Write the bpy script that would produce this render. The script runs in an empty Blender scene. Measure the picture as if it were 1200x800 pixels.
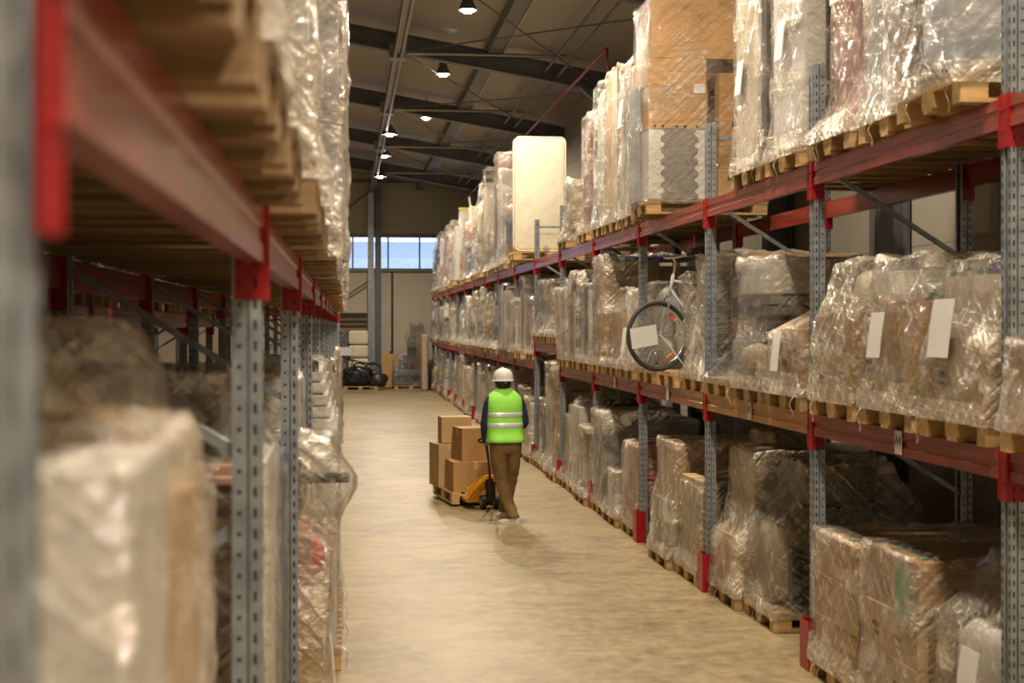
import bpy, bmesh, math, random
from mathutils import Vector, Matrix, Euler, noise
R = math.radians
SC = bpy.context.scene
COL = SC.collection

# ------------------------------------------------------------------ camera, world, exposure
FPX = 1667.0
YAW = math.atan(194.2 / FPX)
cd = bpy.data.cameras.new('camera'); cam = bpy.data.objects.new('camera', cd); COL.objects.link(cam)
cd.sensor_width = 36.0; cd.lens = 36.0 * FPX / 1200.0
cd.shift_y = -19.3 / 1200.0
cam.location = (0, 0, 2.30); cam.rotation_euler = (R(90), 0, -YAW)
cd.clip_start = 0.05; cd.clip_end = 300
cd.dof.use_dof = True; cd.dof.focus_distance = 15.5; cd.dof.aperture_fstop = 2.9
SC.camera = cam
SC.view_settings.view_transform = 'Standard'; SC.view_settings.look = 'None'
SC.view_settings.exposure = 0.60; SC.view_settings.gamma = 1.0
SC.view_settings.use_curve_mapping = False
SC.cycles.max_bounces = 8; SC.cycles.transparent_max_bounces = 24
SC.cycles.diffuse_bounces = 2; SC.cycles.glossy_bounces = 3; SC.cycles.caustics_reflective = False; SC.cycles.caustics_refractive = False
SC.cycles.sample_clamp_indirect = 4.0
w = bpy.data.worlds.new('sky'); SC.world = w; w.use_nodes = True
bg = w.node_tree.nodes['Background']; bg.inputs[0].default_value = (0.66, 0.80, 1.0, 1); bg.inputs[1].default_value = 1.7

LAMP_POWER = 620.0
WARM = (1.0, 0.85, 0.66)

# ------------------------------------------------------------------ helpers
def tag(o, label=None, cat=None, group=None, kind=None):
    if label: o['label'] = label
    if cat: o['category'] = cat
    if group: o['group'] = group
    if kind: o['kind'] = kind
    return o
def empty(name, loc, rz=0.0):
    o = bpy.data.objects.new(name, None); COL.objects.link(o)
    o.location = loc; o.rotation_euler = (0, 0, rz); o.empty_display_size = 0.2
    return o
def link(name, me, parent=None, loc=None):
    o = bpy.data.objects.new(name, me); COL.objects.link(o)
    if parent is not None: o.parent = parent
    if loc is not None: o.location = loc
    return o
class MB:
    def __init__(s): s.v = []; s.f = []; s.m = []; s.mi = 0
    def add(s, vs, fs):
        n = len(s.v); s.v += [tuple(p) for p in vs]
        for f in fs: s.f.append(tuple(n + i for i in f)); s.m.append(s.mi)
        return s
    def box(s, x0, x1, y0, y1, z0, z1):
        vs = [(x, y, z) for z in (z0, z1) for y in (y0, y1) for x in (x0, x1)]
        return s.add(vs, [(0, 2, 3, 1), (4, 5, 7, 6), (0, 1, 5, 4), (2, 6, 7, 3), (0, 4, 6, 2), (1, 3, 7, 5)])
    def obox(s, c, size, rot=(0, 0, 0)):
        M = Matrix.Translation(c) @ Euler(rot).to_matrix().to_4x4()
        a, b, d = size[0] / 2, size[1] / 2, size[2] / 2
        vs = [M @ Vector((x, y, z)) for z in (-d, d) for y in (-b, b) for x in (-a, a)]
        return s.add(vs, [(0, 2, 3, 1), (4, 5, 7, 6), (0, 1, 5, 4), (2, 6, 7, 3), (0, 4, 6, 2), (1, 3, 7, 5)])
    def bar(s, p0, p1, w, h, up=(0, 0, 1)):
        p0 = Vector(p0); p1 = Vector(p1); d = (p1 - p0).normalized(); u = Vector(up)
        if abs(d.dot(u)) > .98: u = Vector((0, 1, 0))
        r = d.cross(u).normalized(); u = r.cross(d)
        vs = [p + r * a * w / 2 + u * b * h / 2 for p in (p0, p1) for a, b in ((-1, -1), (1, -1), (1, 1), (-1, 1))]
        return s.add(vs, [(3, 2, 1, 0), (4, 5, 6, 7), (0, 1, 5, 4), (1, 2, 6, 5), (2, 3, 7, 6), (3, 0, 4, 7)])
    def tube(s, pts, r, n=8, closed=False, cap=True):
        pts = [Vector(p) for p in pts]; rs = r if isinstance(r, (list, tuple)) else [r] * len(pts)
        N = len(pts); rings = []; prev = None
        for i, p in enumerate(pts):
            a = pts[(i - 1) % N] if (closed or i) else p; b = pts[(i + 1) % N] if (closed or i < N - 1) else p
            d = (b - a).normalized()
            if prev is None:
                u = Vector((0, 0, 1)) if abs(d.z) < .9 else Vector((1, 0, 0))
            else: u = prev
            x = d.cross(u).normalized(); u = x.cross(d).normalized(); prev = u
            rr = rs[i]; ra, rb = (rr if isinstance(rr, tuple) else (rr, rr))
            rings.append([p + x * math.cos(t) * ra + u * math.sin(t) * rb for t in [2 * math.pi * k / n for k in range(n)]])
        vs = [q for rg in rings for q in rg]; fs = []
        for i in range(N if closed else N - 1):
            j = (i + 1) % N
            for k in range(n):
                l = (k + 1) % n; fs.append((i * n + k, i * n + l, j * n + l, j * n + k))
        if cap and not closed:
            fs.append(tuple(range(n))[::-1]); fs.append(tuple((N - 1) * n + k for k in range(n)))
        return s.add(vs, fs)
    def cyl(s, p0, p1, r, n=12): return s.tube([p0, p1], r, n)
    def rings(s, rg, cap0=True, cap1=True, close=True):
        n = len(rg[0]); vs = [q for r_ in rg for q in r_]; fs = []
        for i in range(len(rg) - 1):
            for k in range(n if close else n - 1):
                l = (k + 1) % n; fs.append((i * n + k, i * n + l, (i + 1) * n + l, (i + 1) * n + k))
        if cap0: fs.append(tuple(range(n))[::-1])
        if cap1: fs.append(tuple((len(rg) - 1) * n + k for k in range(n)))
        return s.add(vs, fs)
    def lathe(s, prof, c=(0, 0, 0), n=24, cap0=True, cap1=True):
        return s.rings([[(c[0] + r * math.cos(2 * math.pi * k / n), c[1] + r * math.sin(2 * math.pi * k / n), c[2] + z) for k in range(n)] for r, z in prof], cap0, cap1)
    def mesh(s, name, mats, smooth=False):
        me = bpy.data.meshes.new(name); me.from_pydata(s.v, [], s.f)
        if not isinstance(mats, (list, tuple)): mats = [mats]
        for m in mats: me.materials.append(m)
        if len(mats) > 1: me.polygons.foreach_set('material_index', s.m)
        bm = bmesh.new(); bm.from_mesh(me); bmesh.ops.recalc_face_normals(bm, faces=bm.faces); bm.to_mesh(me); bm.free()
        if smooth:
            me.polygons.foreach_set('use_smooth', [True] * len(me.polygons))
        me.update(); return me
    def build(s, name, mats, parent=None, smooth=False, bevel=0.0, loc=None, angle=None):
        o = link(name, s.mesh(name, mats, smooth), parent, loc)
        if bevel:
            b = o.modifiers.new('bevel', 'BEVEL'); b.width = bevel; b.segments = 2; b.limit_method = 'ANGLE'
        if smooth and angle:
            o.data.set_sharp_from_angle(angle=R(angle))
        return o

# ------------------------------------------------------------------ materials
def newmat(name):
    m = bpy.data.materials.new(name); m.use_nodes = True
    return m, m.node_tree.nodes, m.node_tree.links, m.node_tree.nodes['Principled BSDF']
def pm(name, col, rough=.6, metal=0.0, var=.08, scale=6.0, bump=0.0, bscale=40.0, spec=.5, stretch=(1, 1, 1), detail=4):
    m, n, l, b = newmat(name)
    b.inputs['Roughness'].default_value = rough; b.inputs['Metallic'].default_value = metal
    b.inputs['Specular IOR Level'].default_value = spec
    tc = n.new('ShaderNodeTexCoord'); mp = n.new('ShaderNodeMapping'); mp.inputs['Scale'].default_value = stretch
    l.new(tc.outputs['Object'], mp.inputs[0])
    nz = n.new('ShaderNodeTexNoise'); nz.inputs['Scale'].default_value = scale; nz.inputs['Detail'].default_value = detail
    l.new(mp.outputs[0], nz.inputs['Vector'])
    rp = n.new('ShaderNodeValToRGB'); rp.color_ramp.elements[0].position = .3; rp.color_ramp.elements[1].position = .7
    c0 = tuple(max(0, c * (1 - var * 1.6)) for c in col); c1 = tuple(min(1, c * (1 + var)) for c in col)
    rp.color_ramp.elements[0].color = (*c0, 1); rp.color_ramp.elements[1].color = (*c1, 1)
    l.new(nz.outputs[0], rp.inputs[0]); l.new(rp.outputs[0], b.inputs['Base Color'])
    if bump:
        n2 = n.new('ShaderNodeTexNoise'); n2.inputs['Scale'].default_value = bscale; l.new(mp.outputs[0], n2.inputs['Vector'])
        bp = n.new('ShaderNodeBump'); bp.inputs['Strength'].default_value = bump; bp.inputs['Distance'].default_value = .01
        l.new(n2.outputs[0], bp.inputs['Height']); l.new(bp.outputs[0], b.inputs['Normal'])
    return m
def film_mat(name, tint, base, streak, glossy, trans=(.97, .96, .94), rough=.045, dens=1.0):
    """stretch film: clear sheet, milky pleats where it is layered, sharp wrinkle glints"""
    m, n, l, b = newmat(name)
    out = n['Material Output']
    tc = n.new('ShaderNodeTexCoord'); oi = n.new('ShaderNodeObjectInfo')
    off = n.new('ShaderNodeVectorMath'); off.operation = 'MULTIPLY_ADD'
    cb = n.new('ShaderNodeCombineXYZ')
    for i in range(3): l.new(oi.outputs['Random'], cb.inputs[i])
    off.inputs[1].default_value = (37, 51, 29); l.new(cb.outputs[0], off.inputs[0]); l.new(tc.outputs['Object'], off.inputs[2])
    def nz(rot, sc, scale, detail=3, dist=.5):
        mp = n.new('ShaderNodeMapping'); mp.vector_type = 'TEXTURE'; mp.inputs['Rotation'].default_value = rot; mp.inputs['Scale'].default_value = tuple(1 / q for q in sc)
        l.new(off.outputs[0], mp.inputs[0])
        t = n.new('ShaderNodeTexNoise'); t.inputs['Scale'].default_value = scale; t.inputs['Detail'].default_value = detail; t.inputs['Distortion'].default_value = dist
        l.new(mp.outputs[0], t.inputs['Vector']); return t.outputs[0]
    def math_(op, a, b_=None, c_=None, clamp=False):
        t = n.new('ShaderNodeMath'); t.operation = op; t.use_clamp = clamp
        for k, v in enumerate((a, b_, c_)):
            if v is None: continue
            if isinstance(v, (int, float)): t.inputs[k].default_value = v
            else: l.new(v, t.inputs[k])
        return t.outputs[0]
    def line(v, w_):      # thin ridge lines where the noise crosses .5
        d = math_('ABSOLUTE', math_('SUBTRACT', v, .5)); return math_('SUBTRACT', 1.0, math_('DIVIDE', d, w_), clamp=True)
    a = nz((R(40), R(34), 0), (1, 1, 11), 1.5 * dens, 2, .7); c = nz((R(-52), R(-26), R(20)), (1, 1, 14), 1.3 * dens, 2, .9); e = nz((R(8), R(-6), 0), (.6, .6, 9), 1.6 * dens, 2, .8)
    patch = nz((0, 0, 0), (1, 1, 1.6), 2.2 * dens, 3, .4)
    pm_ = n.new('ShaderNodeMapRange'); pm_.inputs[1].default_value = .50; pm_.inputs[2].default_value = .66; l.new(patch, pm_.inputs[0])
    ln = math_('MAXIMUM', math_('MAXIMUM', line(a, .026), line(c, .022)), math_('MULTIPLY', line(e, .03), .7))
    milk = math_('MULTIPLY_ADD', ln, .55, math_('MULTIPLY', pm_.outputs[0], .8))
    fa = math_('MULTIPLY_ADD', milk, streak, base, clamp=True)
    w1 = nz((R(30), R(40), 0), (1, 1, 4), 13 * dens, 4, 1.2)
    h = math_('MULTIPLY_ADD', a, 1.4, math_('MULTIPLY_ADD', c, 1.2, math_('MULTIPLY_ADD', e, .7, math_('MULTIPLY', w1, .42))))
    bp = n.new('ShaderNodeBump'); bp.inputs['Strength'].default_value = .8; bp.inputs['Distance'].default_value = .045
    l.new(h, bp.inputs['Height'])
    tr = n.new('ShaderNodeBsdfTransparent'); tr.inputs[0].default_value = (*trans, 1)
    di = n.new('ShaderNodeBsdfDiffuse'); di.inputs[0].default_value = (*tint, 1); l.new(bp.outputs[0], di.inputs['Normal'])
    tl = n.new('ShaderNodeBsdfTranslucent'); tl.inputs[0].default_value = (*tint, 1)
    md = n.new('ShaderNodeMixShader'); md.inputs[0].default_value = .25; l.new(di.outputs[0], md.inputs[1]); l.new(tl.outputs[0], md.inputs[2])
    sh = n.new('ShaderNodeBsdfGlossy'); sh.inputs['Roughness'].default_value = .30; l.new(bp.outputs[0], sh.inputs['Normal']); sh.inputs[0].default_value = (*tint, 1)
    m0 = n.new('ShaderNodeMixShader'); m0.inputs[0].default_value = .30; l.new(md.outputs[0], m0.inputs[1]); l.new(sh.outputs[0], m0.inputs[2])
    gl = n.new('ShaderNodeBsdfGlossy'); gl.inputs['Roughness'].default_value = rough; l.new(bp.outputs[0], gl.inputs['Normal'])
    gl.inputs[0].default_value = (1, 1, 1, 1)
    m1 = n.new('ShaderNodeMixShader'); l.new(fa, m1.inputs[0]); l.new(tr.outputs[0], m1.inputs[1]); l.new(m0.outputs[0], m1.inputs[2])
    lw = n.new('ShaderNodeLayerWeight'); lw.inputs[0].default_value = .2; l.new(bp.outputs[0], lw.inputs['Normal'])
    gm = math_('MULTIPLY_ADD', lw.outputs['Fresnel'], glossy, glossy * .3, clamp=True)
    m2 = n.new('ShaderNodeMixShader'); l.new(gm, m2.inputs[0]); l.new(m1.outputs[0], m2.inputs[1]); l.new(gl.outputs[0], m2.inputs[2])
    l.new(m2.outputs[0], out.inputs[0])
    return m
def card_mat(name, col):
    m, n, l, b = newmat(name)
    b.inputs['Roughness'].default_value = .75; b.inputs['Specular IOR Level'].default_value = .25
    tc = n.new('ShaderNodeTexCoord')
    nz = n.new('ShaderNodeTexNoise'); nz.inputs['Scale'].default_value = 3.0; nz.inputs['Detail'].default_value = 6; l.new(tc.outputs['Object'], nz.inputs['Vector'])
    wv = n.new('ShaderNodeTexWave'); wv.inputs['Scale'].default_value = 60; wv.inputs['Distortion'].default_value = .5; wv.bands_direction = 'Z'; l.new(tc.outputs['Object'], wv.inputs['Vector'])
    oi = n.new('ShaderNodeObjectInfo')
    rp = n.new('ShaderNodeValToRGB'); rp.color_ramp.elements[0].position = .3; rp.color_ramp.elements[1].position = .75
    rp.color_ramp.elements[0].color = (*[c * .84 for c in col], 1); rp.color_ramp.elements[1].color = (*[min(1, c * 1.08) for c in col], 1)
    l.new(nz.outputs[0], rp.inputs[0])
    hs = n.new('ShaderNodeHueSaturation'); mr = n.new('ShaderNodeMapRange'); mr.inputs[3].default_value = .82; mr.inputs[4].default_value = 1.15
    l.new(oi.outputs['Random'], mr.inputs[0]); l.new(mr.outputs[0], hs.inputs['Value']); l.new(rp.outputs[0], hs.inputs['Color'])
    l.new(hs.outputs[0], b.inputs['Base Color'])
    bp = n.new('ShaderNodeBump'); bp.inputs['Strength'].default_value = .06; bp.inputs['Distance'].default_value = .002; l.new(wv.outputs[0], bp.inputs['Height']); l.new(bp.outputs[0], b.inputs['Normal'])
    return m
def wood_mat(name, col):
    m, n, l, b = newmat(name)
    b.inputs['Roughness'].default_value = .7; b.inputs['Specular IOR Level'].default_value = .3
    tc = n.new('ShaderNodeTexCoord'); mp = n.new('ShaderNodeMapping'); mp.inputs['Scale'].default_value = (1.2, 14, 14); l.new(tc.outputs['Object'], mp.inputs[0])
    nz = n.new('ShaderNodeTexNoise'); nz.inputs['Scale'].default_value = 2.2; nz.inputs['Detail'].default_value = 6; nz.inputs['Distortion'].default_value = .6; l.new(mp.outputs[0], nz.inputs['Vector'])
    rp = n.new('ShaderNodeValToRGB'); rp.color_ramp.elements[0].position = .3; rp.color_ramp.elements[1].position = .72
    rp.color_ramp.elements[0].color = (*[c * .62 for c in col], 1); rp.color_ramp.elements[1].color = (*[min(1, c * 1.15) for c in col], 1)
    l.new(nz.outputs[0], rp.inputs[0])
    oi = n.new('ShaderNodeObjectInfo'); hs = n.new('ShaderNodeHueSaturation'); mr = n.new('ShaderNodeMapRange'); mr.inputs[3].default_value = .75; mr.inputs[4].default_value = 1.15
    l.new(oi.outputs['Random'], mr.inputs[0]); l.new(mr.outputs[0], hs.inputs['Value']); l.new(rp.outputs[0], hs.inputs['Color'])
    l.new(hs.outputs[0], b.inputs['Base Color'])
    return m
M = {}
M['card'] = card_mat('cardboard', (.56, .33, .135)); M['card_light'] = card_mat('light cardboard', (.66, .44, .22))
M['card_dark'] = card_mat('dark cardboard', (.43, .24, .10)); M['card_grey'] = card_mat('greyish cardboard', (.48, .38, .26))
M['tape'] = pm('brown tape', (.42, .26, .12), .3); M['tape_clear'] = pm('pale tape', (.62, .45, .26), .3)
M['wood'] = wood_mat('pallet wood', (.62, .40, .17)); M['wood_dark'] = wood_mat('weathered and shaded pallet wood', (.34, .22, .11))
M['steel'] = pm('galvanised steel', (.33, .36, .39), .38, .5, .18, 14)
M['steel_dark'] = pm('dull steel', (.16, .165, .17), .5, .6, .15, 8)
M['hole'] = pm('punched hole', (.02, .02, .02), .9)
M['red'] = pm('red connector paint', (.36, .004, .010), .38, 0, .12, 10)
M['beam'] = pm('red beam paint', (.31, .048, .034), .25, 0, .22, 3, stretch=(3, .6, 8))
M['beam_orange'] = pm('orange beam paint', (.55, .22, .05), .3, 0, .18, 3, stretch=(3, .6, 8))
M['white'] = pm('white', (.78, .76, .71), .5, 0, .04); M['cream'] = pm('cream', (.76, .68, .52), .6, 0, .06)
M['paper'] = pm('paper', (.80, .79, .76), .7, 0, .03)
M['ink'] = pm('ink', (.03, .03, .035), .6)
M['black'] = pm('black plastic', (.018, .018, .02), .35, 0, .2); M['blackbag'] = pm('black bag', (.012, .012, .014), .18, 0, .3, 5, 1.0, 18)
M['grey'] = pm('grey', (.22, .22, .22), .6); M['greylight'] = pm('light grey', (.42, .42, .41), .55)
M['blue'] = pm('blue', (.04, .10, .42), .5); M['bluegrey'] = pm('blue grey fabric', (.12, .16, .24), .8, 0, .15, 20)
M['green_dark'] = pm('dark green', (.04, .10, .06), .6)
M['green'] = pm('green', (.03, .34, .09), .5); M['redgoods'] = pm('red goods', (.65, .02, .02), .35)
M['orange'] = pm('orange goods', (.72, .17, .06), .5); M['yellow'] = pm('yellow goods', (.85, .70, .04), .5)
M['brown'] = pm('brown veneer', (.22, .10, .05), .4, 0, .15, 3, stretch=(1, 1, 12)); M['pink'] = pm('dusty pink fabric', (.52, .27, .20), .8, 0, .12, 8, .3)
M['taupe'] = pm('taupe', (.34, .27, .19), .7, 0, .1); M['fabric'] = pm('beige fabric', (.50, .40, .27), .9, 0, .12, 10, .4, 60)
M['mirror'] = pm('pale glazed board', (.45, .52, .62), .12, .3, .1)
M['chrome'] = pm('chrome', (.7, .7, .7), .15, 1.0, .03); M['rubber'] = pm('tyre rubber', (.04, .04, .038), .7)
M['film'] = film_mat('clear stretch film', (1, .93, .80), .015, .40, .44)
M['film_milky'] = film_mat('milky stretch film', (1.0, .93, .78), .06, .72, .44)
M['film_thin'] = film_mat('thin stretch film', (.95, .92, .86), .005, .22, .38)
M['film_pink'] = film_mat('tight stretch film', (.98, .84, .74), .04, .56, .46)
M['film_white'] = film_mat('gathered stretch film', (1.0, .93, .80), .26, .66, .40)
FILMS = ['film', 'film_milky', 'film_thin', 'film_pink']

# ------------------------------------------------------------------ the building
def floor_mat():
    m, n, l, b = newmat('polished concrete')
    tc = n.new('ShaderNodeTexCoord')
    def nz(s, st=(1, 1, 1), d=6, dist=0):
        mp = n.new('ShaderNodeMapping'); mp.inputs['Scale'].default_value = st; l.new(tc.outputs['Object'], mp.inputs[0])
        t = n.new('ShaderNodeTexNoise'); t.inputs['Scale'].default_value = s; t.inputs['Detail'].default_value = d; t.inputs['Distortion'].default_value = dist
        l.new(mp.outputs[0], t.inputs['Vector']); return t
    a = nz(.8, (1, .7, 1), 8, .6); c = nz(11, (1, .8, 1), 10); s = nz(2.4, (.8, 1.3, 1), 10, 1.0)
    r1 = n.new('ShaderNodeValToRGB'); e = r1.color_ramp.elements
    e[0].position = .38; e[0].color = (.205, .15, .073, 1); e[1].position = .60; e[1].color = (.41, .318, .17, 1)
    ad = n.new('ShaderNodeMath'); ad.operation = 'MULTIPLY_ADD'; ad.inputs[1].default_value = .35; l.new(c.outputs[0], ad.inputs[0])
    ml = n.new('ShaderNodeMath'); ml.operation = 'MULTIPLY_ADD'; ml.inputs[1].default_value = .35; l.new(s.outputs[0], ml.inputs[0]); 
    m3 = n.new('ShaderNodeMath'); m3.operation = 'MULTIPLY'; m3.inputs[1].default_value = .32; l.new(a.outputs[0], m3.inputs[0])
    l.new(m3.outputs[0], ml.inputs[2]); l.new(ml.outputs[0], ad.inputs[2]); l.new(ad.outputs[0], r1.inputs[0])
    # scuff marks
    sc = nz(7, (.5, 1.6, 1), 4, 1.5); r2 = n.new('ShaderNodeMapRange'); r2.inputs[1].default_value = .62; r2.inputs[2].default_value = .78; r2.inputs[4].default_value = .35; l.new(sc.outputs[0], r2.inputs[0])
    mx = n.new('ShaderNodeMix'); mx.data_type = 'RGBA'; mx.inputs[7].default_value = (.21, .165, .10, 1)
    l.new(r2.outputs[0], mx.inputs[0]); l.new(r1.outputs[0], mx.inputs[6]); l.new(mx.outputs[2], b.inputs['Base Color'])
    rr = n.new('ShaderNodeMapRange'); rr.inputs[3].default_value = .32; rr.inputs[4].default_value = .55; l.new(c.outputs[0], rr.inputs[0]); l.new(rr.outputs[0], b.inputs['Roughness'])
    b.inputs['Specular IOR Level'].default_value = .4
    return m
def panel_mat(name, col, axis, pitch, line=.012, groove=.6, rough=.5):
    """sandwich panels with joints every pitch metres along an axis"""
    m, n, l, b = newmat(name)
    tc = n.new('ShaderNodeTexCoord'); sp = n.new('ShaderNodeSeparateXYZ'); l.new(tc.outputs['Object'], sp.inputs[0])
    d = n.new('ShaderNodeMath'); d.operation = 'DIVIDE'; d.inputs[1].default_value = pitch; l.new(sp.outputs[axis], d.inputs[0])
    fr = n.new('ShaderNodeMath'); fr.operation = 'FRACT'; l.new(d.outputs[0], fr.inputs[0])
    lt = n.new('ShaderNodeMath'); lt.operation = 'LESS_THAN'; lt.inputs[1].default_value = line / pitch; l.new(fr.outputs[0], lt.inputs[0])
    nz = n.new('ShaderNodeTexNoise'); nz.inputs['Scale'].default_value = .9; nz.inputs['Detail'].default_value = 5; l.new(tc.outputs['Object'], nz.inputs['Vector'])
    rp = n.new('ShaderNodeValToRGB'); rp.color_ramp.elements[0].color = (*[c * .86 for c in col], 1); rp.color_ramp.elements[1].color = (*[c * 1.06 for c in col], 1)
    l.new(nz.outputs[0], rp.inputs[0])
    mx = n.new('ShaderNodeMix'); mx.data_type = 'RGBA'; mx.inputs[7].default_value = (*[c * groove for c in col], 1)
    l.new(lt.outputs[0], mx.inputs[0]); l.new(rp.outputs[0], mx.inputs[6]); l.new(mx.outputs[2], b.inputs['Base Color'])
    b.inputs['Roughness'].default_value = rough
    return m
M['floor'] = floor_mat()
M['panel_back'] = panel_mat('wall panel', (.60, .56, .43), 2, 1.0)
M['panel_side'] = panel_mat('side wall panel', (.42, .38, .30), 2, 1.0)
M['block'] = panel_mat('painted block', (.78, .75, .69), 2, .2, .008)
M['roof'] = panel_mat('roof sheet', (.43, .38, .32), 1, .33, .03, .72, .45)
M['glass'] = None
def struct(name, mb, mat, **k):
    o = mb.build(name, mat, **k); o['kind'] = 'structure'; return o
YB = 53.2          # back wall
XR = 5.10          # right wall
XL = -12.0
def roofz(x): return 7.85 - .17 * (x - .95)      # underside of the sheets
struct('floor', MB().box(XL, XR, -7, YB, -.2, 0), M['floor'])
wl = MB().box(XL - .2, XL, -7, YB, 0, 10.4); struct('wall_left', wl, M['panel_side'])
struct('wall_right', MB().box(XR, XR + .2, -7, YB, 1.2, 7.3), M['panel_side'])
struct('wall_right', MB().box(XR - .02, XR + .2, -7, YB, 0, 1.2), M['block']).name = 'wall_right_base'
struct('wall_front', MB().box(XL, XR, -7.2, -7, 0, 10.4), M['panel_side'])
rf = MB()
for x0, x1 in ((XL, XR + .2),):
    z0, z1 = roofz(x0), roofz(x1)
    rf.add([(x0, -7.2, z0), (x1, -7.2, z1), (x1, YB + .2, z1), (x0, YB + .2, z0), (x0, -7.2, z0 + .15), (x1, -7.2, z1 + .15), (x1, YB + .2, z1 + .15), (x0, YB + .2, z0 + .15)],
           [(0, 1, 2, 3), (7, 6, 5, 4), (0, 4, 5, 1), (1, 5, 6, 2), (2, 6, 7, 3), (3, 7, 4, 0)])
struct('ceiling', rf, M['roof'])
WZ0, WZ1 = 4.38, 5.58
bl = MB(); bl.box(XL, XR, YB, YB + .2, 0, WZ0); struct('wall_back_lower', bl, panel_mat('light wall panel', (.62, .54, .42), 2, 1.15, .02, .7))
bw = MB(); bw.box(XL, XR, YB, YB + .2, WZ1, 10.4)
bw.box(XL, -6, YB, YB + .2, WZ0, WZ1); bw.box(4.6, XR, YB, YB + .2, WZ0, WZ1)
struct('wall_back', bw, M['panel_back'])
# window strip
fr = MB(); fr.box(-6, 4.6, YB - .06, YB + .1, WZ1 - .02, WZ1 + .12); fr.box(-6, 4.6, YB - .1, YB + .1, WZ0 - .1, WZ0 + .03)
for x in (-4.0, -2.6, -1.2, .24, 1.55, 2.72, 4.55, -6): fr.box(x - .03, x + .03, YB - .03, YB + .05, WZ0, WZ1)
wnd = struct('window_1', fr, M['steel_dark'])
gm, gn, gl_, gb = newmat('window glass'); gb.inputs['Roughness'].default_value = .05
tr = gn.new('ShaderNodeBsdfTransparent'); tr.inputs[0].default_value = (.88, .93, .98, 1); gs = gn.new('ShaderNodeBsdfGlossy'); gs.inputs['Roughness'].default_value = .05
ms = gn.new('ShaderNodeMixShader'); ms.inputs[0].default_value = .06; gl_.new(tr.outputs[0], ms.inputs[1]); gl_.new(gs.outputs[0], ms.inputs[2]); gl_.new(ms.outputs[0], gn['Material Output'].inputs[0])
MB().box(-6, 4.6, YB + .01, YB + .02, WZ0, WZ1).build('window_glass', gm, wnd)
# thin black joint, wainscot joint and dark eave strip on the back wall
tb = MB(); tb.box(1.66, 1.74, YB - .03, YB, .9, WZ0 - .1); struct('trim_1', tb, M['black'])
struct('trim_2', MB().box(-6, 3.2, YB - .08, YB, 7.60, 7.70), M['steel_dark'])
struct('trim_3', MB().box(1.95, 3.2, YB - .06, YB, 0, 1.02), M['grey'])
# neighbouring building seen through the window
nb = empty('warehouse_outside', (0, 78, 0)); tag(nb, 'pale building outside, seen through the high window strip', 'building')
MB().box(-30, 40, 0, 10, 0, 5.95).build('facade', pm('white facade', (.75, .78, .82), .6), nb)
MB().box(-30, 40, 1, 10, 5.95, 6.9).build('roof_edge', pm('lilac band', (.55, .55, .66), .6), nb)
struct('ground_outside', MB().box(-60, 60, YB + .3, 110, -.3, -.05), M['grey'])

# roof steelwork
M['rafter'] = pm('grey painted steel', (.14, .145, .15), .45, .2, .15, 3)
M['strut'] = pm('bright strut', (.36, .34, .31), .35, .6, .1)
FR_Y = [-1.3, 5.6, 12.5, 19.5, 26.35, 33.25, 40.15, 47.05]
for i, y in enumerate(FR_Y):
    mb = MB()
    xa, xb = XL, XR - .05
    for (h0, h1, wd) in ((-.20, -.17, .2), (-.53, -.50, .2), (-.5, -.2, .02)):
        za, zb = roofz(xa), roofz(xb)
        mb.add([(x, y + s * wd / 2, z + h) for x, z in ((xa, za), (xb, zb)) for h in (h0, h1) for s in (-1, 1)],
               [(0, 1, 3, 2), (4, 6, 7, 5), (0, 4, 5, 1), (2, 3, 7, 6), (0, 2, 6, 4), (1, 5, 7, 3)])
    # haunch at the eave
    xh = XR - .75; zh = roofz(xh) - .53; ze = roofz(XR - .3) - .53
    mb.add([(xh, y - .09, zh), (XR - .3, y - .09, ze), (XR - .3, y - .09, ze - .32), (xh, y + .09, zh), (XR - .3, y + .09, ze), (XR - .3, y + .09, ze - .32)],
           [(0, 1, 2), (5, 4, 3), (0, 3, 4, 1), (1, 4, 5, 2), (2, 5, 3, 0)])
    struct('roof_rafter', mb, M['rafter'])
    cm = MB(); cm.box(XR - .33, XR - .30, y - .1, y + .1, 0, 6.95); cm.box(XR - .05, XR - .02, y - .1, y + .1, 0, 6.95); cm.box(XR - .3, XR - .05, y - .012, y + .012, 0, 6.95)
    struct('wall_column', cm, M['rafter'])
    if y > 10:
        t = MB(); t.tube([(.95, y - .12, 7.30), (XR - .1, y - .12, 7.30)], .035, 8); struct('roof_tie_bar', t, M['strut'])
for y in (9.9, 15.9):
    cm = MB(); cm.box(XR - .33, XR - .30, y - .1, y + .1, 0, 6.95); cm.box(XR - .05, XR - .02, y - .1, y + .1, 0, 6.95); cm.box(XR - .3, XR - .05, y - .012, y + .012, 0, 6.95)
    struct('wall_column', cm, M['rafter'])
for i in range(3, 7):     # crossed bracing rods in the roof plane
    y0, y1 = FR_Y[i], FR_Y[i + 1]
    for a, b_ in ((y0, y1), (y1, y0)):
        t = MB(); t.tube([(1.0, a, roofz(1.0) - .5), (XR - .3, b_, roofz(XR - .3) - .5)], .014, 6); struct('roof_bracing_rod', t, M['rafter'])
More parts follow.
